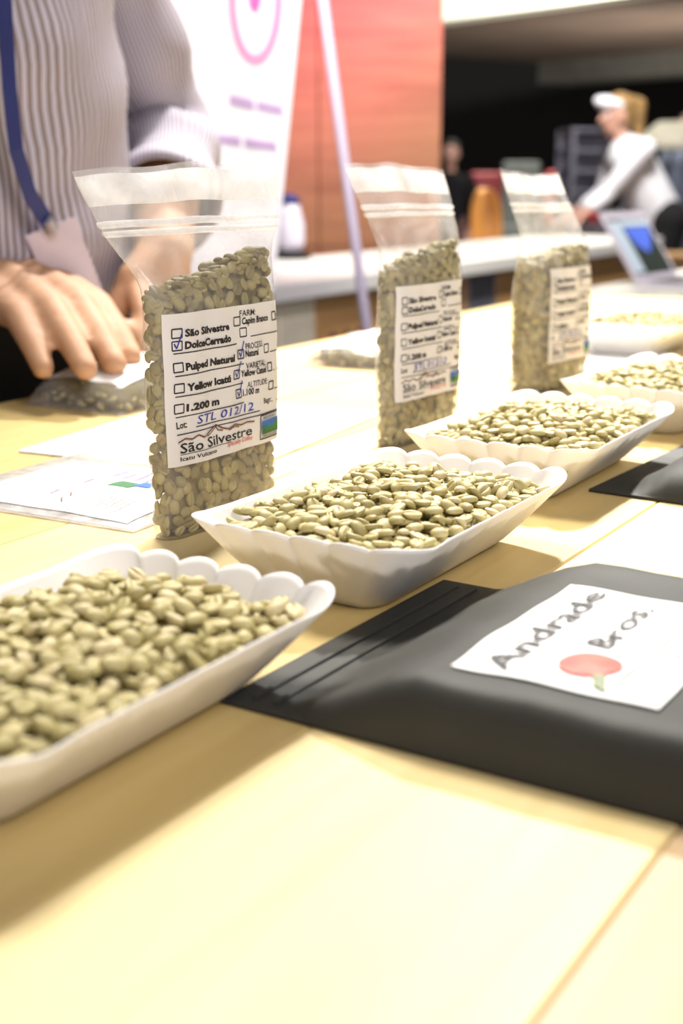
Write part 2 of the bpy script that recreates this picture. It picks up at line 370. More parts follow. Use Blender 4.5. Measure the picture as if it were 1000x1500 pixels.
def bean_stuff(name, items, extra=None):
    """items: (world pos, 3x3, scale, shape, tint) joined into one mesh; extra: (verts, faces) filler lump below"""
    V = []; Fc = []; T = []; n0 = 0
    for p, R, s, q, tn in items:
        v, f = SHAPES[q]; w_ = (v * s) @ np.array(R).T + np.array(p); V.append(w_); Fc += [tuple(i + n0 for i in x) for x in f]; T += [tn] * len(v); n0 += len(v)
    if extra:
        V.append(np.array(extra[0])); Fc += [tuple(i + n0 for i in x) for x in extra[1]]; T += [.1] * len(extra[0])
    V = np.concatenate(V); me = pyd(V, Fc); set_tint(me, T); o = link(name, me, M['bean'], smooth=True); o['kind'] = 'stuff'; return o

# ------------------------------------------------------------------ paper trays
TL, TW, TH = .156, .101, .029
def tray_mesh(nsc=6):
    hl, hw = TL / 2, TW / 2; pts = []; c = .016
    def seg(p, q, n): return [(p[0] + (q[0] - p[0]) * i / n, p[1] + (q[1] - p[1]) * i / n) for i in range(n)]
    path = []
    for (p, q, n) in (((-hl + c, -hw), (hl - c, -hw), 40), ((hl, -hw + c), (hl, hw - c), 60), ((hl - c, hw), (-hl + c, hw), 40), ((-hl, hw - c), (-hl, -hw + c), 60)):
        path += seg(p, q, n)
        ang = {(-hl + c, -hw): -90, (hl, -hw + c): 0, (hl - c, hw): 90, (-hl, hw - c): 180}[p]
        cx, cy = (q[0], q[1] + c) if ang == -90 else (q[0] - c, q[1]) if ang == 0 else (q[0], q[1] - c) if ang == 90 else (q[0] + c, q[1])
        for i in range(14): t = math.radians(ang + 90 * i / 14); path.append((cx + c * math.cos(t), cy + c * math.sin(t)))
    N_ = len(path); lev = [0, .12, .35, .6, .82, .94, 1.0]; vs = []; fs = []
    for t in lev:
        g = t ** .85
        for (x, y) in path:
            endw = min(1, max(0, (abs(x) - (hl - .034)) / .02)); wv = abs(math.sin(math.pi * (y + hw) / TW * nsc)) if endw else 0
            sidew = .25 * abs(math.sin(math.pi * x / .024)) * (1 - endw)
            lob = (wv ** .6 - .55) * endw
            X = x * (1 - .27 * (1 - g)); Y = y * (1 - .50 * (1 - g))
            X += math.copysign(1, x) * lob * .0042 * t * t; Y *= 1 + (.03 * endw * t * t)
            Y += math.copysign(1, y) * sidew * .0012 * t
            z = .0006 + TH * t + t * t * (lob * .0026 + endw * .0015)
            vs.append((X, Y, z))
    for i in range(len(lev) - 1):
        for k in range(N_): fs.append((i * N_ + k, i * N_ + (k + 1) % N_, (i + 1) * N_ + (k + 1) % N_, (i + 1) * N_ + k))
    fs.append(tuple(range(N_ - 1, -1, -1)))
    return pyd(vs, fs)
TRAY = tray_mesh()
for p in TRAY.polygons: p.use_smooth = len(p.vertices) == 4
TRAY.materials.append(M['tray'])
trays = [(.262, .256, 'white scalloped paper tray of green beans beside the folded end of the labelled black bag', 0.0),
         (.462, .258, 'white scalloped paper tray of green beans in front of the sharp Dolce Cerrado pouch', 0.0),
         (.658, .271, 'white scalloped paper tray of green beans beside the unlabelled black bag', .01),
         (.862, .266, 'white scalloped paper tray of beans beyond the second black bag', -.02),
         (1.20, .400, 'white scalloped paper tray of beans farthest along the table by the laptop', .0)]
indiv = []; rest = {}
for ti, (ta, tb_, lab, dr) in enumerate(trays):
    o = bpy.data.objects.new('paper_tray', TRAY); COL.objects.link(o); o.location = W(ta, tb_, TZ + .0004); o.rotation_euler.z = RZ + dr
    sm = o.modifiers.new('card', 'SOLIDIFY'); sm.thickness = .0006; sm.offset = 1
    tag(o, lab, 'tray', 'paper sample trays')
    R3 = Matrix.Rotation(RZ + dr, 3, 'Z'); hx, hy = .0720, .0462
    def surf(x, y): 
        q = max(0, 1 - (abs(x) / hx) ** 3) * max(0, 1 - (abs(y) / hy) ** 3); return .0250 + .0075 * q + .0012 * math.sin(x * 130 + ti) * math.cos(y * 150)
    def zwall(x, y):
        gx = 1 - (1 - (abs(x) + .0042) / (TL / 2 - .001)) / .27; gy = 1 - (1 - (abs(y) + .0042) / (TW / 2)) / .50
        return TH * max(0, gx, gy) ** (1 / .85) + .0022
    placed = np.zeros((0, 3)); D = .0057
    items = []
    for it in range(2600):
        best = None
        for c in range(9):
            x, y = random.uniform(-hx, hx), random.uniform(-hy, hy)
            if (abs(x) / hx) ** 6 + (abs(y) / hy) ** 6 > 1: continue
            z = max(surf(x, y) - .0065, zwall(x, y))
            if len(placed):
                d2 = (placed[:, 0] - x) ** 2 + (placed[:, 1] - y) ** 2; mk = d2 < D * D
                if mk.any(): z = max(z, float((placed[mk, 2] + .68 * np.sqrt(D * D - d2[mk])).max()))
            e = z - surf(x, y)
            if best is None or e < best[0]: best = (e, x, y, z)
        if best is None: continue
        if best[0] > .0010:
            if it > 900: break
            continue
        placed = np.vstack([placed, best[1:]]); 
    for (x, y, z) in placed:
        p = R3 @ Vector((x, y, z)) + W(ta, tb_); px, pyy, fd = persp(p)
        R = R3 @ rand_rot(flip=.5, tilt=.42); s = random.uniform(.93, 1.1)
        items.append((p, R, s, random.randrange(6), random.choice([.3, .5, .55, .72, .72, .9]), fd, z - surf(x, y), -15 < px < 1015 and pyy < 1515))
    g = 14; ev = []; ef = []
    for i in range(g + 1):
        for j in range(g + 1):
            x, y = hx * (2 * i / g - 1), hy * (2 * j / g - 1); k = .97; 
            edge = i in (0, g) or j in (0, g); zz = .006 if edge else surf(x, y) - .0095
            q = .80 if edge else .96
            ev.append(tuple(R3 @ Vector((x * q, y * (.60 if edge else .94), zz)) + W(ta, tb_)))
    for i in range(g):
        for j in range(g): a = i * (g + 1) + j; ef.append((a, a + g + 1, a + g + 2, a + 1))
    rest[ti] = (items, (ev, ef))
cand = sorted([(it[5] - it[6] * 8, ti, k) for ti in (0, 1) for k, it in enumerate(rest[ti][0]) if it[7] and it[6] > -.0052])[:300]
chosen = set((ti, k) for _, ti, k in cand)
blab = ['pale green coffee bean in the paper tray beside the black bag end', 'pale green coffee bean in the paper tray in front of the sharp pouch']
bgrp = ['loose beans in the first tray', 'loose beans in the second tray']
for ti, k in sorted(chosen):
    p, R, s, q, tn = rest[ti][0][k][:5]
    o = bpy.data.objects.new('coffee_bean', PROTO[q * 4 + min(range(4), key=lambda i: abs((.25, .5, .72, .9)[i] - tn))]); COL.objects.link(o)
    o.matrix_world = Matrix.Translation(p) @ R.to_4x4() @ Matrix.Diagonal((s, s, s, 1)); tag(o, blab[ti], 'bean', bgrp[ti])
slab = ['green coffee beans filling the tray beside the black bag end', 'green coffee beans filling the tray in front of the sharp pouch', 'green coffee beans filling the tray beside the unlabelled black bag', 'green coffee beans filling the tray beyond the second black bag', 'green coffee beans filling the farthest tray on the table']
for ti in rest:
    its = [it[:5] for k, it in enumerate(rest[ti][0]) if (ti, k) not in chosen]
    tag(bean_stuff('coffee_beans', its, rest[ti][1]), slab[ti], 'coffee beans')

# ------------------------------------------------------------------ sample label
def label_print(sharp, ticks, lot):
    P = Print(1.27); th = .0085; bx = .062; bh = .058
    def tick(x, y): P.path('blue#%d' % len(P.d), [(x + .012, y + .045), (x + .026, y + .012), (x + .062, y + .115)], .010)
    rows = [('São Silvestre', .845, .50), ('DolceCerrado', .765, .505), ('Pulped Natural', .625, .535), ('Yellow Icatú', .49, .50), ('1.200 m', .355, .39)]
    for t, y, x1 in rows:
        P.box('ink', .045, y, .045 + bx, y + bh, th); P.text('ink', t, .125, y + .005, .047, x1=x1, bold=.036 if 'ã' in t else .048)
    for t, y, x0, x1 in (('FARM:', .925, .60, .735), ('PROCESS:', .695, .64, .81), ('VARIETAL:', .56, .64, .83), ('ALTITUDE:', .425, .655, .845)):
        P.text('ink', t, x0, y, .042, x1=x1, bold=.008)
    col = [('Capim Branco', .865, .55, .865), ('', .785, .60, 0), ('Natural', .64, .565, .755), ('Yellow Catuaí', .505, .53, .835), ('1.100 m', .37, .545, .76)]
    for t, y, x, x1 in col:
        P.box('ink', x, y, x + .055, y + bh, th)
        if t: P.text('ink', t, x + .07, y + .004, .046, x1=x1, bold=.032)
    for x, y in ((.905, .865), (.825, .645), (.85, .51), (.865, .375)): P.box('ink', x, y, x + .045, y + bh, th)
    P.text('ink', 'S', .955, .867, .045, bold=.02)
    for x0, x1, y in ((.05, .56, .745), (.69, .985, .78), (.05, .62, .60), (.885, .985, .645), (.05, .62, .465), (.91, .985, .51), (.05, .62, .33), (.925, .985, .375), (.19, .76, .245), (.90, .985, .285), (.05, .985, .215)):
        P.line('ink', x0, y, x1, y, .007)
    P.text('ink', 'Lot:', .05, .255, .045, bold=.02); P.text('ink', 'Bags:', .81, .285, .040, x1=.895, bold=.02)
    P.text('blue', lot, .20, .262, .058, x1=.70, bold=.004, shear=.12)
    for t in ticks: tick(*{'dolce': (.045, .765), 'natural': (.565, .64), 'catuai': (.53, .505), '1100': (.545, .37)}[t])
    P.path('brown', [(.05, .165), (.10, .185), (.15, .172), (.20, .190), (.25, .165), (.30, .195), (.36, .225), (.42, .190), (.47, .175), (.52, .198), (.58, .180), (.64, .190), (.70, .182)], .010)
    P.path('brown', [(.27, .165), (.31, .180), (.36, .212), (.38, .185), (.42, .175)], .008)
    P.path('brown', [(.47, .165), (.52, .185), (.56, .172)], .008)
    P.text('ink', 'São Silvestre', .065, .088, .068, x1=.69, bold=.012); P.line('ink', .065, .078, .50, .078, .004)
    P.text('red', 'Specialty Coffee', .45, .055, .032, x1=.69, bold=.004, shear=.3); P.text('ink', 'Icatu Vulcano', .065, .035, .028, x1=.36, bold=.015)
    x0, x1 = .765, .975
    P.box('ink', x0, .035, x1, .205, .009); P.rect('sky', x0 + .008, .115, x1 - .008, .168)
    n = 8; xs = [x0 + .008 + (x1 - x0 - .016) * i / n for i in range(n + 1)]
    P.poly('green', [(x, .070) for x in xs], [(x, y) for x, y in zip(xs, (.120, .126, .138, .124, .116, .122, .140, .150, .146))])
    P.text('ink', 'BRAZIL SPECIALTY', x0 + .03, .177, .018, x1=x1 - .03, bold=.01); P.text('ink', 'COFFEE ASSOCIATION', x0 + .015, .045, .017, x1=x1 - .015, bold=.01)
    return P
PN = dict(ink='printed_text', blue='pen_writing', brown='mountain_drawing', red='red_script', green='green_hills', sky='blue_sky')

# ------------------------------------------------------------------ standing pouches
class Pouch:
    def __init__(s, a, b, rz, H, uL, uR, vL, vR, hd, fill, seed=1, wr=1.0):
        s.o = W(a, b); s.rz = RZ + rz; s.H = H; s.k = dict(uL=uL, uR=uR, vL=vL, vR=vR, hd=hd); s.fill = fill; s.seed = seed; s.wr = wr
    def f(s, n, t): xs, ys = zip(*s.k[n]); return float(np.interp(t, xs, ys))
    def sm(s, n, t): return (s.f(n, max(0, t - .03)) + s.f(n, t) * 2 + s.f(n, min(1, t + .03))) / 4
    def pt(s, q, t, side, off=0):          # q -1..1 across, side +1 front / -1 back
        uL, uR, vL, vR, hd = (s.sm(n, t) for n in ('uL', 'uR', 'vL', 'vR', 'hd'))
        h = (q + 1) / 2; u = uL + (uR - uL) * h; v = vL + (vR - vL) * h
        prof = max(0.0, 1 - abs(q) ** 7) ** .5
        lump = s.wr * (.0007 * math.sin(9 * q + 21 * t + s.seed) * math.sin(17 * t - 4 * q + s.seed * 2) + (.0007 * max(0, t - .66) * 3) * math.sin(7 * q * side + 12 * t + s.seed * 1.7))
        v += side * (hd * prof + off) + lump * prof
        z = t * s.H + (0.002 * math.sin(2.1 * q + s.seed) + .0006 * math.sin(8 * q + s.seed)) * max(0, t - .8) / .2
        return Vector((u, -v, z))
    def build(s, name, label, P=None, lz=(.035, .105), lq=(-.93, .985), nb=330):
        e = empty(name, s.o, s.rz); tag(e, label, 'pouch', 'standing sample pouches')
        nq, nt = 36, 48; vs = []; fs = []
        qs = [math.sin((i / nq - .5) * math.pi) for i in range(nq + 1)]
        ring = [(q, 1) for q in qs] + [(q, -1) for q in qs[-2:0:-1]]; K = len(ring)
        for j in range(nt + 1):
            for q, sd in ring: vs.append(s.pt(q, j / nt, sd))
        for j in range(nt):
            for k in range(K): fs.append((j * K + k, j * K + (k + 1) % K, (j + 1) * K + (k + 1) % K, (j + 1) * K + k))
        fs.append(tuple(range(K - 1, -1, -1))); link('film_body', pyd(vs, fs), M['film'], e, smooth=True)
        def strip(nm, t0, t1, m, off, n=30):
            for sd in (1, -1):
                v2 = []
                for i in range(n + 1):
                    q = 2 * i / n - 1
                    for t in (t0, (t0 * 2 + t1) / 3, (t0 + 2 * t1) / 3, t1): v2.append(s.pt(q, t, sd, off * (1 if t0 < t < t1 else .3)))
                f2 = [(i * 4 + j, i * 4 + 4 + j, i * 4 + 5 + j, i * 4 + 1 + j) for i in range(n) for j in range(3)]
                link(nm, pyd(v2, f2), M[m], e, smooth=True)
        strip('zip_strip', .822, .838, 'film_hem', .0012); strip('zip_strip', .846, .864, 'film_hem', .0012)
        strip('top_hem', .905, .985, 'film_hem', .0004)
        if P:
            q0, q1 = lq; n = 28; lv = []
            for i in range(n + 1):
                for j in range(9): lv.append(s.pt(q0 + (q1 - q0) * i / n, (lz[0] + (lz[1] - lz[0]) * j / 8) / s.H, 1, .0004))
            lf = [(i * 9 + j, i * 9 + 9 + j, i * 9 + 10 + j, i * 9 + 1 + j) for i in range(n) for j in range(8)]
            lo = link('label', pyd(lv, lf), M['label'], e, smooth=True); lo['label'] = 'white printed sample label'
            P.build(lambda x, y, o: s.pt(q0 + (q1 - q0) * x, (lz[0] + (lz[1] - lz[0]) * y) / s.H, 1, .0004 + o), lo, PN)
        # beans against the film
        Rm = Matrix.Rotation(s.rz, 3, 'Z'); its = []; used = []
        for side, cnt in ((1, nb * 9), (-1, nb * 4)):
            us = []
            for _ in range(cnt):
                q = random.uniform(-.905, .905); zf = s.fill[0] + (s.fill[1] - s.fill[0]) * (q + 1) / 2
                t = random.uniform(.012, 1) * zf / s.H
                p = s.pt(q, t, side, -.0032); hd = s.sm('hd', t)
                if hd < .0042: continue
                if any((p - x).length_squared < .0050 ** 2 for x in us): continue
                us.append(p); e1_ = s.pt(min(.999, q + .03), t, side) - s.pt(max(-.999, q - .03), t, side); e2_ = s.pt(q, t + .02, side) - s.pt(q, t - .02, side)
                nn = e1_.cross(e2_).normalized() * side
                if abs(p.y) > 1: continue
                its.append((Rm @ p + s.o, Rm @ rand_rot(nn, .5, .22), random.uniform(.85, 1.0), random.randrange(6), random.choice([.0, .15, .3, .5, .6]), 0))
        for qs_ in (-.905, .905):          # the narrow gusset sides
            us = []
            for _ in range(420):
                zf = s.fill[0] if qs_ < 0 else s.fill[1]; t = random.uniform(.012, 1) * zf / s.H; k_ = random.random()
                p = s.pt(qs_, t, 1, -.0032) * k_ + s.pt(qs_, t, -1, -.0032) * (1 - k_)
                if s.sm('hd', t) < .0042 or any((p - x).length_squared < .0042 ** 2 for x in us): continue
                us.append(p); its.append((Rm @ p + s.o, Rm @ rand_rot(Vector((math.copysign(1, qs_), 0, 0)), .5, .3), random.uniform(.82, .95), random.randrange(6), random.choice([.0, .15, .3, .5, .6]), 0))
        for _ in range(150):               # the uneven top of the fill
            q = random.uniform(-.88, .88); zf = s.fill[0] + (s.fill[1] - s.fill[0]) * (q + 1) / 2; t = (zf + random.uniform(-.004, .003)) / s.H
            m = (s.pt(q, t, 1, -.0035) * (r_ := random.random()) + s.pt(q, t, -1, -.0035) * (1 - r_))
            its.append((Rm @ m + s.o, Rm @ rand_rot(None, .5, .4), random.uniform(.85, 1), random.randrange(6), random.choice([.0, .15, .3, .5]), 0))
        ev = []; ef = []; n = 16; nt2 = 12
        for j in range(nt2 + 1):
            for q, sd in [(2 * i / n - 1, 1) for i in range(n + 1)] + [(1 - 2 * i / n, -1) for i in range(1, n)]:
                zf = s.fill[0] + (s.fill[1] - s.fill[0]) * (q + 1) / 2 - .005; t = (.004 + (zf - .004) * j / nt2) / s.H
                ev.append(tuple(Rm @ s.pt(q * .91, t, sd, -min(.0055, s.sm('hd', t) * .8)) + s.o))
        K = 2 * n
        for j in range(nt2):
            for k in range(K): ef.append((j * K + k, j * K + (k + 1) % K, (j + 1) * K + (k + 1) % K, (j + 1) * K + k))
        ef.append(tuple(nt2 * K + k for k in range(K)))
        bo = bean_stuff('coffee_beans', [i[:5] for i in its], (ev, ef)); tag(bo, 'green coffee beans inside the ' + label, 'coffee beans')
        return e
TALL = ('dolce', 'natural', 'catuai', '1100')
p1 = Pouch(.484, .366, 0, .164, [(0, -.043), (.3, -.046), (.62, -.046), (.72, -.046), (.82, -.056), (1, -.066)], [(0, .043), (.3, .046), (.75, .046), (.86, .052), (1, .050)],
           [(0, 0), (.68, 0), (.8, -.012), (1, -.022)], [(0, 0), (.7, 0), (1, .004)], [(0, .0085), (.06, .0095), (.5, .0098), (.66, .009), (.74, .006), (.82, .0022), (.88, .0012), (1, .0016)], (.107, .126), 1)
p1.build('standing_pouch', 'clear zip pouch with ticked Dolce Cerrado label and flared open-looking top corner', label_print(True, TALL, 'STL 012/12'), (.034, .102), (-.95, .93))
p2 = Pouch(.715, .380, -.05, .166, [(0, -.042), (.3, -.044), (.7, -.042), (.82, -.046), (1, -.050)], [(0, .040), (.3, .042), (.75, .042), (.88, .036), (1, .024)],
           [(0, 0), (.7, 0), (1, -.024)], [(0, 0), (.7, 0), (1, 0)], [(0, .009), (.06, .0102), (.5, .0102), (.66, .0095), (.76, .006), (.84, .002), (1, .0016)], (.104, .120), 2.3)
p2.build('standing_pouch', 'clear zip pouch with blue-penned label standing behind the middle paper tray', label_print(True, (), 'STL 012/12'), (.028, .097), (-.93, .95))
p3 = Pouch(.946, .388, -.10, .163, [(0, -.046), (.3, -.046), (.7, -.044), (.84, -.054), (1, -.062)], [(0, .043), (.5, .044), (.68, .044), (.8, .030), (1, .000)],
           [(0, 0), (.7, 0), (1, -.014)], [(0, 0), (.7, 0), (1, 0)], [(0, .015), (.06, .0165), (.5, .0165), (.64, .013), (.74, .008), (.84, .002), (1, .0016)], (.096, .106), 4.1)
p3.build('standing_pouch', 'clear zip pouch with sloping crumpled shoulder standing nearest the laptop', label_print(True, (), 'STL 012/12'), (.023, .093), (-.72, .95))

# ------------------------------------------------------------------ pouches and bags lying down
def pillow(L, Wd, th, p=6, q=4, nx=44, ny=30, wr=.001, seed=1, flat=()):
    """local x in +-L/2, y in +-Wd/2, top height th; flat = (side, length) crimped end"""
    vs = []; fs = []
    def top(x, y):
        X, Y = abs(2 * x / L), abs(2 * y / Wd); h = th * max(0, 1 - X ** p) ** .6 * max(0, 1 - Y ** q) ** .6
        for sd, ln in flat:
            dd = (L / 2 - sd * x) if abs(sd) == 1 else (Wd / 2 - y * (1 if sd == 2 else -1))
            h *= min(1, max(.06, (dd - ln) / (ln * 1.6 + .012)))
        h += wr * min(1, h / .006) * (math.sin(90 * x + 40 * y + seed) * math.sin(70 * y - 30 * x + seed * 2) + .6 * math.sin(170 * (x - y) + seed))
        return max(.0012, h)
    K = ny + 1
    for i in range(nx + 1):
        for j in range(ny + 1):
            x = L / 2 * math.sin((i / nx - .5) * math.pi); y = Wd / 2 * math.sin((j / ny - .5) * math.pi); vs.append((x, y, top(x, y) + .0006))
    n0 = len(vs)
    for i in range(nx + 1):
        for j in range(ny + 1): x, y, z = vs[i * K + j]; vs.append((x, y, .0004))
    for i in range(nx):
        for j in range(ny):
            a = i * K + j; fs.append((a, a + K, a + K + 1, a + 1)); fs.append((n0 + a, n0 + a + 1, n0 + a + K + 1, n0 + a + K))
    for i in range(nx): a = i * K; fs.append((a, n0 + a, n0 + a + K, a + K)); a += ny; fs.append((a, a + K, n0 + a + K, n0 + a))
    for j in range(ny): a = j; fs.append((a, a + 1, n0 + a + 1, n0 + a)); a += nx * K; fs.append((a, n0 + a, n0 + a + 1, a + 1))
    return pyd(vs, fs), top
def patch(top, x0, x1, y0, y1, off=.0014, n=44):
    v = [(x0 + (x1 - x0) * i / n, y0 + (y1 - y0) * j / n, 0) for i in range(n + 1) for j in range(n + 1)]; v = [(x, y, top(x, y) + off) for x, y, _ in v]
    return pyd(v, [(i * (n + 1) + j, (i + 1) * (n + 1) + j, (i + 1) * (n + 1) + j + 1, i * (n + 1) + j + 1) for i in range(n) for j in range(n)])

# black foil bag with the cherry label: local x = +A, y = +B
me, top = pillow(.147, .226, .022, 26, 14, wr=.0006, seed=2, flat=((2, .020),))
e = empty('black_coffee_bag', W(.374, .115, TZ), RZ - .02); tag(e, 'matte black foil bag with white Andrade Bros. cherry label', 'bag')
link('bag_body', me, M['black_bag'], e, smooth=True)
for yy in (.096, .104): link('seal_ridge', boxm(-.068, .068, yy - .0010, yy + .0010, .0016, .0028, .0004), M['black_bag'], e)
lx0, lx1, ly0, ly1 = -.057, .031, -.021, .041
lo = link('label', patch(top, lx0, lx1, ly0, ly1), M['sheet'], e, smooth=True); lo['label'] = 'white label with thin black lettering and a red cherry'
P = Print((lx1 - lx0) / (ly1 - ly0))
P.text('ink', 'Andrade', .03, .745, .135, x1=.93, bold=.008)
P.text('ink', 'Bros.', .40, .45, .125, x1=.87, bold=.008)
th = [2 * math.pi * i / 28 for i in range(29)]
P.add('cherry', [(.21, .43)] + [(.21 + .10 * math.cos(t), .43 + .15 * math.sin(t)) for t in th[:-1]], [(0, i, i % 28 + 1) for i in range(1, 29)])
P.add('leaf', [(.13, .31), (.02, .25), (.05, .33), (.13, .37)], [(0, 1, 2, 3)])
P.line('red', .03, .235, .80, .235, .012); P.text('red', 'Specialty Coffee', .38, .11, .06, x1=.80, bold=0, shear=.3)
P.line('rose', .03, .955, .97, .955, .012)
P.build(lambda x, y, o: Vector(((X := lx0 + (lx1 - lx0) * x), (Y := ly0 + (ly1 - ly0) * y), top(X, Y) + .0018 + o)), lo, dict(ink='lettering', cherry='cherry_picture', leaf='leaf_picture', red='red_script', rose='red_border'))
me, top = pillow(.150, .20, .022, 5, 6, wr=.0012, seed=5, flat=((2, .012),))
o = link('black_coffee_bag', me, M['black_bag'], None, W(.700, .130, TZ), RZ - .05, True); tag(o, 'glossy wrinkled black foil bag without label beside the third tray', 'bag')

# pouch lying flat, its label upside down, between the man and the nearest tray
me, top = pillow(.150, .135, .006, 4, 4, wr=.0005, seed=3)
e = empty('flat_pouch', W(.515, .455, TZ), RZ + .05); tag(e, 'clear pouch lying flat with its label upside down beside the sharp pouch', 'pouch')
link('film_body', me, M['film_hem'], e, smooth=True)
lo = link('label', patch(top, -.070, .012, -.060, .040, .0012), M['sheet'], e, smooth=True)
label_print(False, (), '').build(lambda x, y, o: Vector(((X := .010 - .078 * x), (Y := .038 - .096 * y), top(X, Y) + .0013 + o)), lo, PN) if False else None
P = Print(1.27)
P.rect('green', .50, .30, .66, .44); P.rect('sky', .58, .22, .70, .32)
for k in range(7): P.line('ink', .06 + .06 * (k % 2), .12 + .035 * k, .30, .12 + .035 * k, .006)
for x0, x1, y in ((.2, .3, .62), (.5, .62, .60), (.72, .92, .55), (.72, .9, .48), (.72, .95, .40), (.72, .92, .32)): P.line('lilac', x0, y, x1, y, .016)
P.path('brown', [(.08, .46), (.14, .50), (.2, .48), (.26, .52), (.32, .47)], .01)
P.build(lambda x, y, o: Vector(((X := -.068 + .078 * x), (Y := .038 - .096 * (1 - y)), top(X, Y) + .0013 + o)), lo, PN)

def lying(name, a, b, rz, L, Wd, th, label, seed, beans=120):
    me, top = pillow(L, Wd, th, 6, 6, wr=.0007, seed=seed); e = empty(name, W(a, b, TZ), RZ + rz); tag(e, label, 'pouch')
    link('film_body', me, M['film'], e, smooth=True); lo = link('label', patch(top, -L * .42, L * .36, -Wd * .40, Wd * .42, .001), M['sheet'], e, smooth=True)
    R = Matrix.Rotation(RZ + rz, 3, 'Z'); its = []; us = []
    for _ in range(beans * 8):
        x, y = random.uniform(-.47, .47) * L, random.uniform(-.47, .47) * Wd; z = random.uniform(.004, max(.0041, top(x, y) - .003)); p = Vector((x, y, z))
        if max(abs(x / L), abs(y / Wd)) < .36 or any((p - q).length_squared < .0055 ** 2 for q in us): continue
        us.append(p); its.append((R @ p + W(a, b), R @ rand_rot(None, .5, .5), .82, random.randrange(6), random.choice([0, .1, .3, .5])))
    c = L * .40, Wd * .40, th * .72; bx_ = [(x, y, z) for z in (.002, c[2]) for x, y in ((-c[0], -c[1]), (c[0], -c[1]), (c[0], c[1]), (-c[0], c[1]))]
    ex = ([tuple(R @ Vector(v) + W(a, b)) for v in bx_], [(3, 2, 1, 0), (4, 5, 6, 7), (0, 1, 5, 4), (1, 2, 6, 5), (2, 3, 7, 6), (3, 0, 4, 7)])
    tag(bean_stuff('coffee_beans', its, ex), 'green coffee beans inside the ' + label, 'coffee beans')
lying('lying_pouch', .752, .632, .0, .165, .090, .026, 'filled pouch lying under the fingertips of the man', 2)
lying('lying_pouch', 1.02, .580, .1, .15, .085, .020, 'filled pouch lying behind the gap between two standing pouches', 6)
for a, b, rz, lb in ((.66, .50, .12, 'blank white paper sheet between the sharp pouch and the next pouch'), (1.08, .44, -.08, 'white paper sheet behind the pouch with sloping shoulder')):
    o = link('paper_sheet', boxm(-.105, .105, -.074, .074, 0, .0012, .0004, 1), M['sheet'], None, W(a, b, TZ + .0003), RZ + rz); tag(o, lb, 'paper')

# ------------------------------------------------------------------ the man behind the table
def V3(*p): return Vector(p)
man = empty('person', W(.80, .92, 0), 0); tag(man, 'man in grey striped shirt with lanyard pressing a pouch flat with his hand', 'person')
ORG = W(.80, .92, 0)
def rel(p): return Vector(p) - ORG
def mb(u, v, z): return A * u - B * v + UP * z          # u to his left, v forward to the table
segs = []
def cap(p, r, q, s): segs.append((p, r, q, s))
for sd in (-1, 1):
    cap(mb(.095 * sd, 0, .90), .090, mb(.10 * sd, .01, .50), .060); cap(mb(.10 * sd, .01, .50), .058, mb(.10 * sd, -.02, .09), .040); cap(mb(.10 * sd, -.03, .045), .042, mb(.11 * sd, .13, .03), .030)
cap(mb(-.07, 0, .93), .105, mb(.07, 0, .93), .105); cap(mb(-.06, .01, 1.08), .10, mb(.06, .01, 1.08), .10); cap(mb(0, 0, .95), .12, mb(0, .01, 1.25), .115)
cap(mb(-.09, 0, 1.27), .10, mb(.09, 0, 1.27), .10); cap(mb(-.15, -.01, 1.40), .062, mb(.15, -.01, 1.40), .062); cap(mb(0, 0, 1.38), .07, mb(0, .02, 1.52), .056)
hc = mb(0, .05, 1.635)
cap(hc + mb(0, -.01, .03), (.074, .074, .082), hc + mb(0, .025, -.055), (.050, .050, .052)); cap(hc + mb(0, .09, .01), .010, hc + mb(0, .105, -.022), .015)
for sd in (-1, 1): cap(hc + mb(.076 * sd, -.01, .015), .014, hc + mb(.076 * sd, -.01, -.02), .010)
cap(hc + mb(-.02, .074, -.05), .008, hc + mb(.02, .074, -.05), .008)
def arm(sh, el, wr, r=(.05, .043, .040, .027)): cap(sh, r[0], el, r[1]); cap(el, r[2], wr, r[3])
# right arm and hand (fingers on the pouch)
wR = rel(dep(-75, 372, 1.10)); shR = mb(-.20, -.01, 1.37); elR = rel(dep(-330, 235, 1.02)); arm(shR, elR, wR)
kn = [dep(108, 432, 1.045), dep(76, 424, 1.030), dep(36, 428, 1.005), dep(0, 446, .985)]
tip = [at(192, 524, .931), at(168, 534, .931), at(126, 541, .931), at(64, 541, .930)]
kr = [.0150, .0155, .0148, .0135]; nails = []
for i in range(4):
    k, t = rel(kn[i]), rel(tip[i]); m1 = k.lerp(t, .46) + UP * .012; m2 = k.lerp(t, .78) + UP * .007
    cap(wR, .026, k, .0165); cap(k, .0155, m1, kr[i] * .86); cap(m1, kr[i] * .84, m2, kr[i] * .74); cap(m2, kr[i] * .73, t, kr[i] * .62)
    dr_ = (t - m2).normalized(); nails.append((t + UP * kr[i] * .50 - dr_ * .003, dr_))
    if i: cap(rel(kn[i - 1]) - UP * .004, .0125, k - UP * .004, .0125)
th0 = wR.lerp(rel(kn[0]), .35); th1 = rel(kn[0]) + A * .035 + B * .005 - UP * .022; th2 = th1 + A * .008 - B * .028 - UP * .014
cap(th0, .018, th1, .0125); cap(th1, .0118, th2, .0095)
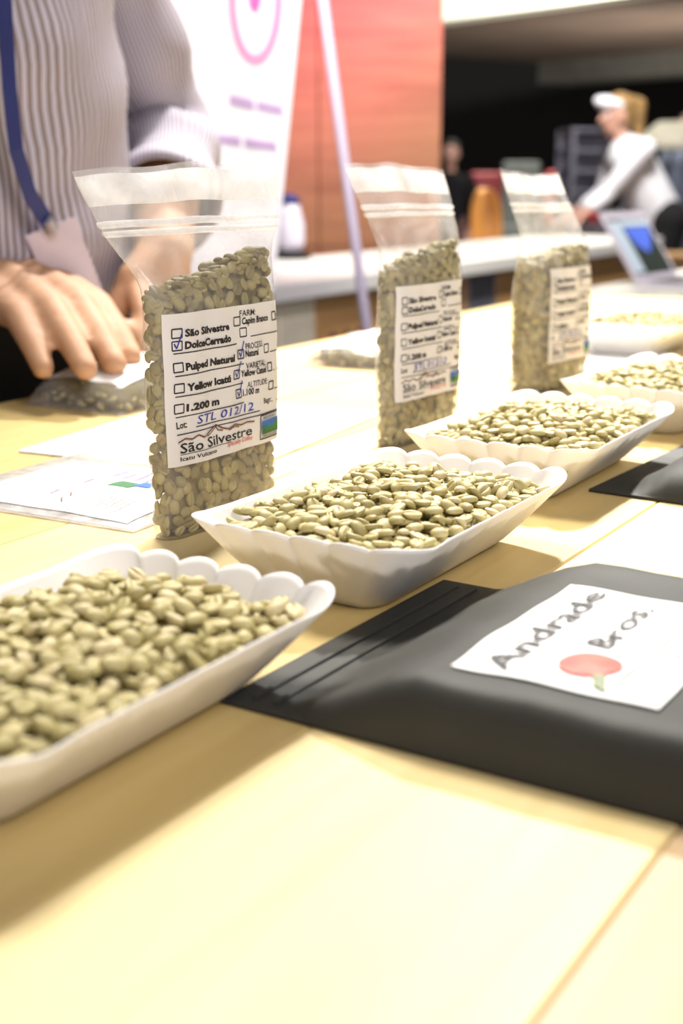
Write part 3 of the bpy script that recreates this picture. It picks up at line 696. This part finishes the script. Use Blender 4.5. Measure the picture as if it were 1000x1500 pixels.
# left arm and hand
shL = mb(.20, -.01, 1.37); elL = rel(dep(246, 205, 1.36)); wL = rel(dep(240, 372, 1.17)); arm(shL, elL, wL)
k1 = rel(dep(196, 412, 1.13)); 
cap(wL, .025, k1, .016)
kk = [dep(200, 420, 1.125), dep(222, 425, 1.14), dep(244, 425, 1.155), dep(262, 420, 1.17)]; tt = [dep(210, 512, 1.06), dep(236, 520, 1.075), dep(258, 515, 1.09), dep(276, 500, 1.11)]
for i in range(4):
    k, t = rel(kk[i]), rel(tt[i]); m1 = k.lerp(t, .5) + UP * .004 - B * .004; cap(wL, .022, k, .0135); cap(k, .0125, m1, .0100); cap(m1, .0098, t, .0075)
    if i: cap(rel(kk[i - 1]), .012, k, .012)
tm = rel(dep(178, 440, 1.12)); tt_ = rel(dep(158, 474, 1.105)); cap(wL.lerp(k1, .5), .018, tm, .0125); cap(tm, .012, tt_, .0095)
segs_man = list(segs)
link('body', blob(segs_man, .0036, 5), M['skin'], man, smooth=True)
for p, dr_ in nails:
    bm = bmesh.new(); bmesh.ops.create_uvsphere(bm, u_segments=10, v_segments=6, radius=1)
    x = dr_; z = (UP - x * UP.dot(x)).normalized(); y = z.cross(x); R = Matrix((x, y, z)).transposed().to_4x4()
    bmesh.ops.transform(bm, matrix=Matrix.Translation(p) @ R @ Matrix.Diagonal((.0055, .0045, .0016, 1)), verts=bm.verts); link('fingernail', bm_mesh(bm), M['pinkskin'], man, smooth=True)
def loft(secs, n=48, closed=True):
    """secs: (centre, xaxis*rx, yaxis*ry) ; uv u = arc length so that stripes run along the cloth"""
    vs = []; fs = []; uv = []
    for ci, (c, X, Y) in enumerate(secs):
        for k in range(n + 1):
            t = 2 * math.pi * k / n; ct, st = math.cos(t), math.sin(t); q = .8
            p = c + X * math.copysign(abs(ct) ** q, ct) + Y * math.copysign(abs(st) ** q, st); vs.append(p); uv.append((k / n, ci))
    K = n + 1
    for i in range(len(secs) - 1):
        for k in range(n): fs.append((i * K + k, i * K + k + 1, (i + 1) * K + k + 1, (i + 1) * K + k))
    return vs, fs, uv
def cloth_obj(name, parts, m, parent, circ):
    V = []; Fc = []; U = []
    for (vs, fs, uv), c in zip(parts, circ): n0 = len(V); V += vs; Fc += [tuple(i + n0 for i in f) for f in fs]; U += [(u * c, v) for u, v in uv]
    me = pyd(V, Fc); ul = me.uv_layers.new(name='UVMap')
    for l in me.loops: ul.data[l.index].uv = U[l.vertex_index]
    return link(name, me, m, parent, smooth=True)
def fold(p, amp, s=0): return amp * (math.sin(p.z * 42 + p.x * 25 + s) * .6 + math.sin(p.z * 80 - p.y * 40 + s) * .4)
tors = []
for z, rx, ry, fw in ((.955, .180, .140, .01), (1.0, .182, .148, .015), (1.08, .178, .145, .015), (1.16, .182, .140, .01), (1.25, .192, .135, .005), (1.33, .198, .128, 0), (1.40, .190, .105, -.01), (1.45, .13, .085, -.01), (1.48, .07, .07, 0)):
    c = mb(0, fw, z); tors.append((c, A * rx, -B * ry))
def refine(secs, k=5):
    out = []
    for i in range(len(secs) - 1):
        for j in range(k):
            t = j / k; t = t; out.append(tuple(secs[i][q].lerp(secs[i + 1][q], t) for q in range(3)))
    return out + [secs[-1]]
def wrinkle(L, amp, s):
    vs, fs, uv = L; c = sum(vs, Vector()) / len(vs)
    out = []
    for p, (u, v) in zip(vs, uv):
        d = p - c; d.z = 0; d = d.normalized() if d.length else d
        out.append(p + d * fold(p, amp, s))
    return out, fs, uv
def sleeve(p0, p1, p2, r, end):
    """upper arm p0-p1 then a little of the forearm towards p2"""
    pts = [p0.lerp(p1, i / 9) for i in range(10)] + [p1.lerp(p2, end * i / 4) for i in range(1, 5)]
    secs = []
    for i, p in enumerate(pts):
        d = (pts[min(i + 1, len(pts) - 1)] - pts[max(i - 1, 0)]).normalized(); x = (A - d * A.dot(d)).normalized(); y = d.cross(x)
        rr = r * (1 - .02 * i) + .004 * math.sin(i * 2.1); secs.append((p, x * rr, y * rr))
    d = (pts[-1] - pts[-2]).normalized(); last = secs[-1]
    secs.append((last[0] + d * .004, last[1] * 1.08, last[2] * 1.08)); secs.append((last[0] - d * .02, last[1] * 1.12, last[2] * 1.12)); secs.append((last[0] - d * .025, last[1] * 1.0, last[2] * 1.0))
    return secs
cloth_obj('shirt', [wrinkle(loft(refine(tors), 72), .005, 0), wrinkle(loft(refine(sleeve(shL + mb(-.02, 0, .02), elL, wL, .058, .62), 2), 40), .005, 1), wrinkle(loft(refine(sleeve(shR + mb(.02, 0, .02), elR, wR, .068, .32), 2), 40), .005, 2)], M['shirt'], man, (1.05, .42, .42))
legs_ = []
for sd in (-1, 1):
    legs_.append(loft([(mb(.09 * sd, 0, z), A * r, -B * r * 1.1) for z, r in ((.96, .105), (.86, .108), (.70, .098), (.50, .082), (.30, .075), (.04, .07))], 28))
hipl = loft([(mb(0, 0, .86), A * .178, -B * .125), (mb(0, .005, .93), A * .182, -B * .135), (mb(0, .01, .975), A * .176, -B * .137)], 40)
cloth_obj('trousers', legs_ + [hipl], M['trousers'], man, (1, 1, 1))
link('hair', blob([(hc + mb(0, -.025, .05), (.082, .082, .072), hc + mb(0, -.045, 0), (.07, .07, .06))], .006, 3), M['hair_dark'], man, smooth=True)
for sd in (-1, 1):
    bm = bmesh.new(); bmesh.ops.create_uvsphere(bm, u_segments=10, v_segments=8, radius=.012, matrix=Matrix.Translation(hc + mb(.03 * sd, .068, .012))); link('eye', bm_mesh(bm), M['eye'], man, smooth=True)
# lanyard and badge hang on him but lift away
def ribbon(pts, w_, th_=.0012):
    vs = []; fs = []
    for i, p in enumerate(pts):
        d = (pts[min(i + 1, len(pts) - 1)] - pts[max(i - 1, 0)]).normalized(); s = d.cross(B).normalized()
        for k in (-1, 1):
            for q in (-1, 1): vs.append(p + s * w_ / 2 * k + B * th_ / 2 * q)
    for i in range(len(pts) - 1):
        a = i * 4; fs += [(a, a + 4, a + 5, a + 1), (a + 1, a + 5, a + 7, a + 3), (a + 3, a + 7, a + 6, a + 2), (a + 2, a + 6, a + 4, a)]
    fs += [(0, 1, 3, 2), (len(vs) - 4, len(vs) - 2, len(vs) - 1, len(vs) - 3)]
    return pyd(vs, fs)
bdg = dep(78, 335, 1.045); lan = empty('lanyard', bdg); tag(lan, 'navy lanyard with pale card badge on the striped shirt', 'lanyard')
lp = [dep(5, -260, 1.04), dep(2, -100, 1.02), dep(8, 30, 1.005), dep(14, 130, 1.0), dep(24, 220, 1.0), dep(44, 285, 1.015), dep(70, 326, 1.04)]
link('strap', ribbon([p - bdg for p in lp], .014), M['strap'], lan)
q4 = [dep(38, 346, 1.035), dep(110, 318, 1.055), dep(153, 432, 1.075), dep(88, 462, 1.055)]; nb_ = (q4[1] - q4[0]).cross(q4[3] - q4[0]).normalized() * .0015
bc = sum(q4, Vector()) / 4
link('badge_card', pyd([p - bdg for p in q4] + [p + nb_ - bdg for p in q4], [(0, 1, 2, 3), (7, 6, 5, 4), (0, 4, 5, 1), (1, 5, 6, 2), (2, 6, 7, 3), (3, 7, 4, 0)]), M['badge'], lan)
link('clip', tube([dep(68, 322, 1.036) - bdg, dep(76, 336, 1.042) - bdg], [.005, .006], 10), M['metal'], lan)

# ------------------------------------------------------------------ banner and leaning pole
by = 2.55; c = [dep(255, 340, by), dep(408, 340, by), dep(441, 0, by), dep(250, 0, by)]
e = empty('banner', (sum(c, Vector()) / 4)); e.location.z = 0; tag(e, 'white hanging banner with a pink oval emblem', 'banner')
bo = e.location.copy()
def bq(x, y): return dep(x, y, by)
tl, tr = dep(240, -330, by), dep(473, -330, by)
poly = [bq(262, 430), bq(400, 430), tr, tl]
link('cloth', pyd([p - bo for p in poly] + [p - bo + Vector((0, .004, 0)) for p in poly], [(0, 1, 2, 3), (7, 6, 5, 4), (0, 4, 5, 1), (1, 5, 6, 2), (2, 6, 7, 3), (3, 7, 4, 0)]), M['banner'], e)
link('rail', tube([tl - bo + Vector((-.02, 0, 0)), tr - bo + Vector((.02, 0, 0))], [.012, .012]), M['metal'], e)
link('rail', tube([poly[0] - bo, poly[1] - bo], [.012, .012]), M['metal'], e)
link('post', tube([Vector(((poly[0].x + poly[1].x) / 2 - bo.x, .03, 0)), Vector(((tl.x + tr.x) / 2 - bo.x, .03, tl.z))], [.012, .012]), M['metal'], e)
link('foot', boxm(-.16, .16, -.1, .16, 0, .02, .004), M['metal'], e)
ob = Vector((0, -.002, 0))
def flat_ring(cx, cy, rx, ry, w_, n=40, y=0):
    vs = []; 
    for i in range(n):
        t = 2 * math.pi * i / n; vs += [bq(cx + rx * math.cos(t), cy + ry * math.sin(t)) - bo + ob, bq(cx + (rx - w_) * math.cos(t), cy + (ry - w_ * 1.3) * math.sin(t)) - bo + ob]
    return pyd(vs, [(2 * i, 2 * i + 1, (2 * i + 3) % (2 * n), (2 * i + 2) % (2 * n)) for i in range(n)])
link('emblem_ring', flat_ring(374, -5, 40, 100, 12), M['rose'], e)
link('emblem_drop', pyd([bq(373 + 10 * math.cos(t), -8 + 26 * math.sin(t)) - bo + ob for t in [2 * math.pi * i / 20 for i in range(20)]], [tuple(range(20))]), M['pinkink'], e)
for x0, y0, x1, y1, h in ((336, 138, 372, 146, 14), (376, 147, 414, 155, 13), (318, 196, 352, 201, 12), (358, 202, 405, 208, 12)):
    link('printed_line', pyd([bq(x0, y0) - bo + ob, bq(x1, y1) - bo + ob, bq(x1, y1 + h) - bo + ob, bq(x0, y0 + h) - bo + ob], [(3, 2, 1, 0)]), M['lilac'], e)
pb, pt_ = dep(537, 480, 2.15), dep(470, -20, 2.15); dd = (pt_ - pb) / (pt_.z - pb.z); base = pb - dd * (pb.z - .012); topp = pt_ + dd * .6
e = empty('leaning_pole', base * 1.0); e.location.z = 0; tag(e, 'slim pale lilac pole leaning in front of the redwood wall', 'pole')
o_ = Vector((base.x, base.y, 0))
link('shaft', tube([base - o_, topp - o_], [.0085, .0085], 14), M['pole'], e, smooth=True); link('foot', lathe([(.07, 0), (.07, .008), (.02, .014), (.012, .03)]), M['pole'], e)

# ------------------------------------------------------------------ things on and behind the counter
def put(name, x, y, z, prof, m, lab, cat, parts=()):
    p = at(x, y, z); e = empty(name, p); tag(e, lab, cat)
    for nm, pr_, mm in [('body', prof, m)] + list(parts): link(nm, lathe(pr_), M[mm], e, smooth=True)
    return e
put('jug_machine', 424, 379, .82, [(.065, 0), (.065, .012), (.055, .02)], 'dark', 'small white and dark jug standing on the back counter by the banner', 'jug',
    [('jug', [(.035, .02), (.046, .05), (.046, .10), (.036, .135), (.030, .16)], 'silver'), ('lid', [(.032, .16), (.034, .175), (.012, .19)], 'strap')])
# curved orange wooden chair back
cp = dep(718, 352, 6.35); e = empty('wooden_chair', (cp.x, cp.y, 0), .35); tag(e, 'orange wooden chair with a tall rounded back behind the counter', 'chair')
vs = []; fs = []; nx_, nz_ = 10, 14
for sdy in (0, .018):
    for j in range(nz_ + 1):
        t = j / nz_; z = .42 + .585 * t; hw = .082 * (1 if t < .75 else math.sqrt(max(.05, 1 - ((t - .75) / .27) ** 2)))
        for i in range(nx_ + 1): q = 2 * i / nx_ - 1; vs.append((q * hw, .04 * (1 - q * q) + .06 * t + sdy, z))
K = nx_ + 1; n0 = K * (nz_ + 1)
for j in range(nz_):
    for i in range(nx_): a = j * K + i; fs.append((a, a + 1, a + K + 1, a + K)); fs.append((n0 + a, n0 + a + K, n0 + a + K + 1, n0 + a + 1))
    a = j * K; fs.append((a, a + K, n0 + a + K, n0 + a)); a += nx_; fs.append((a, n0 + a, n0 + a + K, a + K))
for i in range(nx_): a = nz_ * K + i; fs.append((a, a + 1, n0 + a + 1, n0 + a))
link('backrest', pyd(vs, fs), M['orange'], e, smooth=True); link('seat', boxm(-.19, .19, -.36, .06, .42, .45, .01), M['orange'], e)
for x in (-.16, .16):
    for y in (-.32, .04): link('leg', tube([(x, y, 0), (x * .95, y, .42)], [.014, .018], 10), M['orange'], e)

def figure(name, lab, joints, cloth, trou, hair, scale=1.0, skin='pinkskin', lean=0):
    """joints: dict of world points (hip, chest, neck, head, sh/el/wr for both arms, feet)"""
    g = Vector((joints['hip'].x, joints['hip'].y, 0)); e = empty(name, g); tag(e, lab, 'person'); j = {k: v - g for k, v in joints.items()}; s = scale
    side = j['side']  = (joints['side']).normalized(); fwd = joints['fwd'].normalized(); j['fwd'] = fwd
    S = []
    def c_(p, r, q, t): S.append((p, r * s if not isinstance(r, tuple) else r, q, t * s if not isinstance(t, tuple) else t))
    c_(j['hip'], .12, j['chest'], .115); c_(j['chest'] - side * .09 * s, .075, j['chest'] + side * .09 * s, .075); c_(j['chest'], .07, j['neck'], .05); c_(j['neck'], .048, j['head'], .05)
    c_(j['head'] + UP * .03 * s, .082, j['head'] + fwd * .025 * s - UP * .055 * s, .054); c_(j['head'] + fwd * .09 * s, .012, j['head'] + fwd * .10 * s - UP * .02 * s, .015)
    for sd in (-1, 1):
        c_(j['head'] + side * .078 * s * sd, .014, j['head'] + side * .078 * s * sd - UP * .025 * s, .011)
        sh = j['chest'] + side * .16 * s * sd + UP * .05 * s; el = j['el%d' % sd]; wr = j['wr%d' % sd]
        c_(sh, .048, el, .038); c_(el, .036, wr, .025)
        d = (wr - el).normalized(); pal = wr + d * .07 * s; c_(wr, .024, pal, .026)
        for k in range(4): o = side * (.022 * (k - 1.5)) * s; c_(pal + o * .8, .012, pal + o + d * (.05 + .012 * (1 - abs(k - 1.3))) * s - UP * .012 * s, .009); c_(pal + o + d * .06 * s - UP * .012 * s, .009, pal + o + d * .075 * s - UP * .035 * s, .008)
        c_(wr + d * .02 * s, .016, pal - side * sd * .045 * s, .011)
        hp = j['hip'] + side * .08 * s * sd; ft = Vector((hp.x, hp.y, .06)); kn_ = hp.lerp(ft, .5) + fwd * .05; c_(hp, .095, kn_, .062); c_(kn_, .06, ft, .04); c_(ft - UP * .02, .04, ft + fwd * .14 - UP * .03, .03)
    link('body', blob(S, .011, 3), M[skin], e, smooth=True)
    T = [(j['hip'] - UP * .02, .145 * s, j['chest'], .135 * s), (j['chest'] - side * .10 * s, .095 * s, j['chest'] + side * .10 * s, .095 * s), (j['chest'], .09 * s, j['chest'].lerp(j['neck'], .6), .065 * s)]
    for sd in (-1, 1):
        sh = j['chest'] + side * .16 * s * sd + UP * .05 * s; T += [(j['chest'] + side * .1 * s * sd, .08 * s, sh, .066 * s), (sh, .066 * s, j['el%d' % sd], .055 * s), (j['el%d' % sd], .054 * s, j['el%d' % sd].lerp(j['wr%d' % sd], .8), .042 * s)]
    link('shirt', blob(T, .012, 4), M[cloth], e, smooth=True)
    T = []
    for sd in (-1, 1): hp = j['hip'] + side * .08 * s * sd; ft = Vector((hp.x, hp.y, .10)); kn_ = hp.lerp(ft, .5) + fwd * .05; T += [(hp, .115 * s, kn_, .08 * s), (kn_, .08 * s, ft, .062 * s), (j['hip'], .13 * s, hp, .12 * s)]
    link('trousers', blob(T, .013, 3), M[trou], e, smooth=True)
    H = [(j['head'] - fwd * .02 * s + UP * .055 * s, .086 * s, j['head'] - fwd * .05 * s + UP * .0, .07 * s)]
    if hair == 'hair': H += [(j['head'] - fwd * .09 * s + UP * .09 * s, .035 * s, j['head'] - fwd * .14 * s + UP * .07 * s, .045 * s), (j['head'] - fwd * .14 * s + UP * .07 * s, .045 * s, j['head'] - fwd * .15 * s - UP * .10 * s, .028 * s)]
    link('hair', blob(H, .009, 3), M[hair], e, smooth=True)
    for sd in (-1, 1):
        bm = bmesh.new(); bmesh.ops.create_uvsphere(bm, u_segments=8, v_segments=6, radius=.012 * s, matrix=Matrix.Translation(j['head'] + fwd * .072 * s + side * .03 * s * sd + UP * .012 * s)); link('eye', bm_mesh(bm), M['eye'], e, smooth=True)
    return e, g
Y = 7.65; fw = Vector((-.88, -.30, 0)).normalized(); sdv = Vector((-fw.y, fw.x, 0))
J = dict(hip=dep(968, 322, Y), chest=dep(922, 232, Y), neck=dep(906, 196, Y), head=dep(902, 172, Y), fwd=fw, side=sdv)
J['el1'] = dep(888, 285, Y - .12); J['wr1'] = dep(862, 308, Y - .2); J['el-1'] = dep(884, 283, Y + .2); J['wr-1'] = dep(850, 305, Y + .2)
e, g = figure('person', 'woman in white long-sleeved top and white visor leaning over the far bar', J, 'whitecloth', 'dark', 'hair')
hd_ = J['head'] - g
link('visor', blob([(hd_ + fw * .03 + UP * .07, (.075, .085, .035), hd_ - fw * .01 + UP * .055, (.085, .085, .035)), (hd_ + fw * .06 + UP * .07, .05, hd_ + fw * .115 + UP * .085, .03)], .008, 3), M['whitecloth'], e, smooth=True)
Y = 9.5; fw = Vector((-.3, -1, 0)).normalized(); sdv = Vector((-fw.y, fw.x, 0))
def standing(x, Y, ht, fw, lift=.9):
    sdv = Vector((-fw.y, fw.x, 0)).normalized(); p = dep(x, 258, Y); p.z = 0; k = ht / 1.7
    J = dict(hip=p + UP * .93 * k, chest=p + UP * 1.30 * k, neck=p + UP * 1.45 * k, head=p + UP * 1.58 * k + fw * .02, fwd=fw, side=sdv)
    for sd in (-1, 1): J['el%d' % sd] = p + sdv * sd * .24 * k + UP * 1.10 * k - fw * .03; J['wr%d' % sd] = p + sdv * sd * .20 * k + UP * lift * k + fw * .12
    return J, k
J, k = standing(660, 9.5, 1.30, Vector((-.2, -1, 0)).normalized()); figure('person', 'small person in dark top standing in the dim hall by the redwood wall', J, 'dark', 'brownc', 'hair_dark', k)
J, k = standing(1003, 10.5, 1.52, Vector((-.6, -1, 0)).normalized()); figure('person', 'person in slate clothes standing behind the woman in white', J, 'bluecloth', 'bluecloth', 'hair_dark', k)

# far bar with equipment in front of the woman
fb = dep(880, 372, 6.9); e = empty('far_bar', (fb.x, fb.y, 0), 0); tag(e, 'tan wooden bar in front of the woman in white', 'counter')
zt = fb.z
for x0 in np.arange(-.75, .95, .34): link('front_panel', boxm(x0 + .004, x0 + .336, -.02, 0, .02, zt - .03, .004), M['tan'], e)
link('bar_top', boxm(-.78, .98, -.05, .25, zt - .03, zt, .006), M['tan'], e); link('carcass', boxm(-.75, .95, 0, .22, 0, zt - .03), M['tan'], e)
zb = zt
p = dep(884, 372, 6.98)
for k in range(4):
    o = link('wire_basket', lathe([(.085, 0), (.10, .030), (.106, .034), (.100, .034), (.08, .004)]), M['metal'], None, (p.x, p.y + .12, zb + .0345 * k), 0, True)
    tag(o, ['lowest grey basket of the stack on the far bar', 'second lowest grey basket of the stack on the far bar', 'second highest grey basket of the stack on the far bar', 'topmost grey basket of the stack under the two peppers'][k], 'basket', 'stacked baskets on the far bar')
def fruit(x, m, nm, lb):
    q = dep(x, 335, 6.98 + .12); e2 = empty(nm, (q.x, q.y, zb + .142)); tag(e2, lb, 'pepper')
    link('flesh', lathe([(.004, 0), (.026, .006), (.036, .028), (.036, .048), (.026, .064), (.008, .060)]), M[m], e2, smooth=True); link('stem', tube([(0, 0, .06), (.004, 0, .085)], [.005, .004], 8), M['leaf'], e2)
fruit(868, 'redc', 'red_pepper', 'red pepper on top of the basket stack'); fruit(893, 'greenp', 'green_pepper', 'dark green pepper on top of the basket stack')
# grey steel rack on the floor behind the bar
p = dep(868, 190, 8.6); e = empty('steel_rack', (p.x, p.y, 0), .1); tag(e, 'grey steel shelf rack standing behind the far bar', 'rack')
for x in (-.17, .17):
    for y in (-.17, .17): link('post', boxm(x - .014, x + .014, y - .014, y + .014, 0, p.z, .003), M['metal'], e)
for z in np.arange(.35, p.z + .05, .125): link('shelf', boxm(-.18, .18, -.18, .18, z - .02, z, .003), M['metal'], e)
link('back_sheet', boxm(-.17, .17, .165, .172, .3, p.z - .03), M['silver'], e)
# dim chairs and a grey cloth back in the shade
def chair(x, yt, Y, m, lb):
    p = dep(x, yt, Y); e = empty('lounge_chair', (p.x, p.y, 0), 0); tag(e, lb, 'chair'); z = p.z
    link('backrest', boxm(-.14, .14, .15, .22, z - .5, z, .03, 3), M[m], e, smooth=True); link('seat', boxm(-.21, .21, -.25, .15, z - .55, z - .44, .03, 3), M[m], e, smooth=True)
    for xx in (-.18, .18):
        for yy in (-.22, .18): link('leg', tube([(xx, yy, 0), (xx, yy, z - .52)], [.014, .014], 8), M['metal'], e)
chair(769, 236, 9.6, 'greyc', 'grey-green padded chair in the dim hall'); chair(718, 252, 10.4, 'redc', 'dark red padded chair beside the grey-green chair'); chair(828, 250, 11.3, 'redc', 'dark red padded chair beside the steel rack')
# pale shrub of papers at the right edge: a white parasol-like lamp shade
p = dep(985, 196, 9.2); e = empty('floor_lamp', (p.x, p.y, 0)); tag(e, 'floor lamp with pale greenish shade behind the woman in white', 'lamp')
link('shade', lathe([(.26, -.10), (.20, 0), (.10, .08), (.09, .08), (.19, -.005), (.25, -.10)]), M['cream'], e, (0, 0, p.z), 0, True); link('pole', tube([(0, 0, .02), (0, 0, p.z + .06)], [.012, .012], 10), M['metal'], e); link('base', lathe([(.15, 0), (.15, .015), (.03, .03)]), M['metal'], e)

# ------------------------------------------------------------------ laptop
h0, h1 = at(934, 414, .80), at(996, 406, .80); hx = (h1 - h0).normalized(); nn = Vector((-hx.y, hx.x, 0)); L_ = .205; tilt = math.radians(35); wid = (h1 - h0).length
c0 = (h0 + h1) / 2; e = empty('laptop', (c0.x, c0.y, .79), math.atan2(hx.y, hx.x)); tag(e, 'open silver laptop showing a blue and dark picture on the white table', 'laptop')
link('base', boxm(-wid / 2, wid / 2, -.17, .004, .001, .014, .004), M['silver'], e); link('keyboard', boxm(-wid * .44, wid * .44, -.10, -.012, .014, .0155, .0006), M['keys'], e); link('touchpad', boxm(-.035, .035, -.155, -.112, .014, .0148), M['metal'], e)
sc = empty('lid', (0, 0, 0)); COL.objects.unlink(sc); bpy.data.objects.remove(sc)
ld = link('lid', boxm(-wid / 2, wid / 2, 0, .007, 0, L_, .003), M['silver'], e, (0, .002, .012)); ld.rotation_euler = (-tilt, 0, 0)
def scr(nm, pts, m, d): link(nm, pyd([(x * wid, -.0006 - d, z * L_) for x, z in pts], [tuple(range(len(pts)))]), M[m], ld)
scr('display', [(-.43, .09), (.43, .09), (.43, .90), (-.43, .90)], 'scr_d', 0); scr('screen_window', [(-.43, .12), (-.20, .12), (-.20, .86), (-.43, .86)], 'scr_w', .0003)
scr('screen_bar', [(-.18, .78), (.43, .78), (.43, .87), (-.18, .87)], 'scr_w', .0003); scr('screen_picture', [(-.16, .70), (-.05, .48), (.12, .38), (.30, .56), (.40, .76), (-.16, .76)], 'scr_b', .0004)
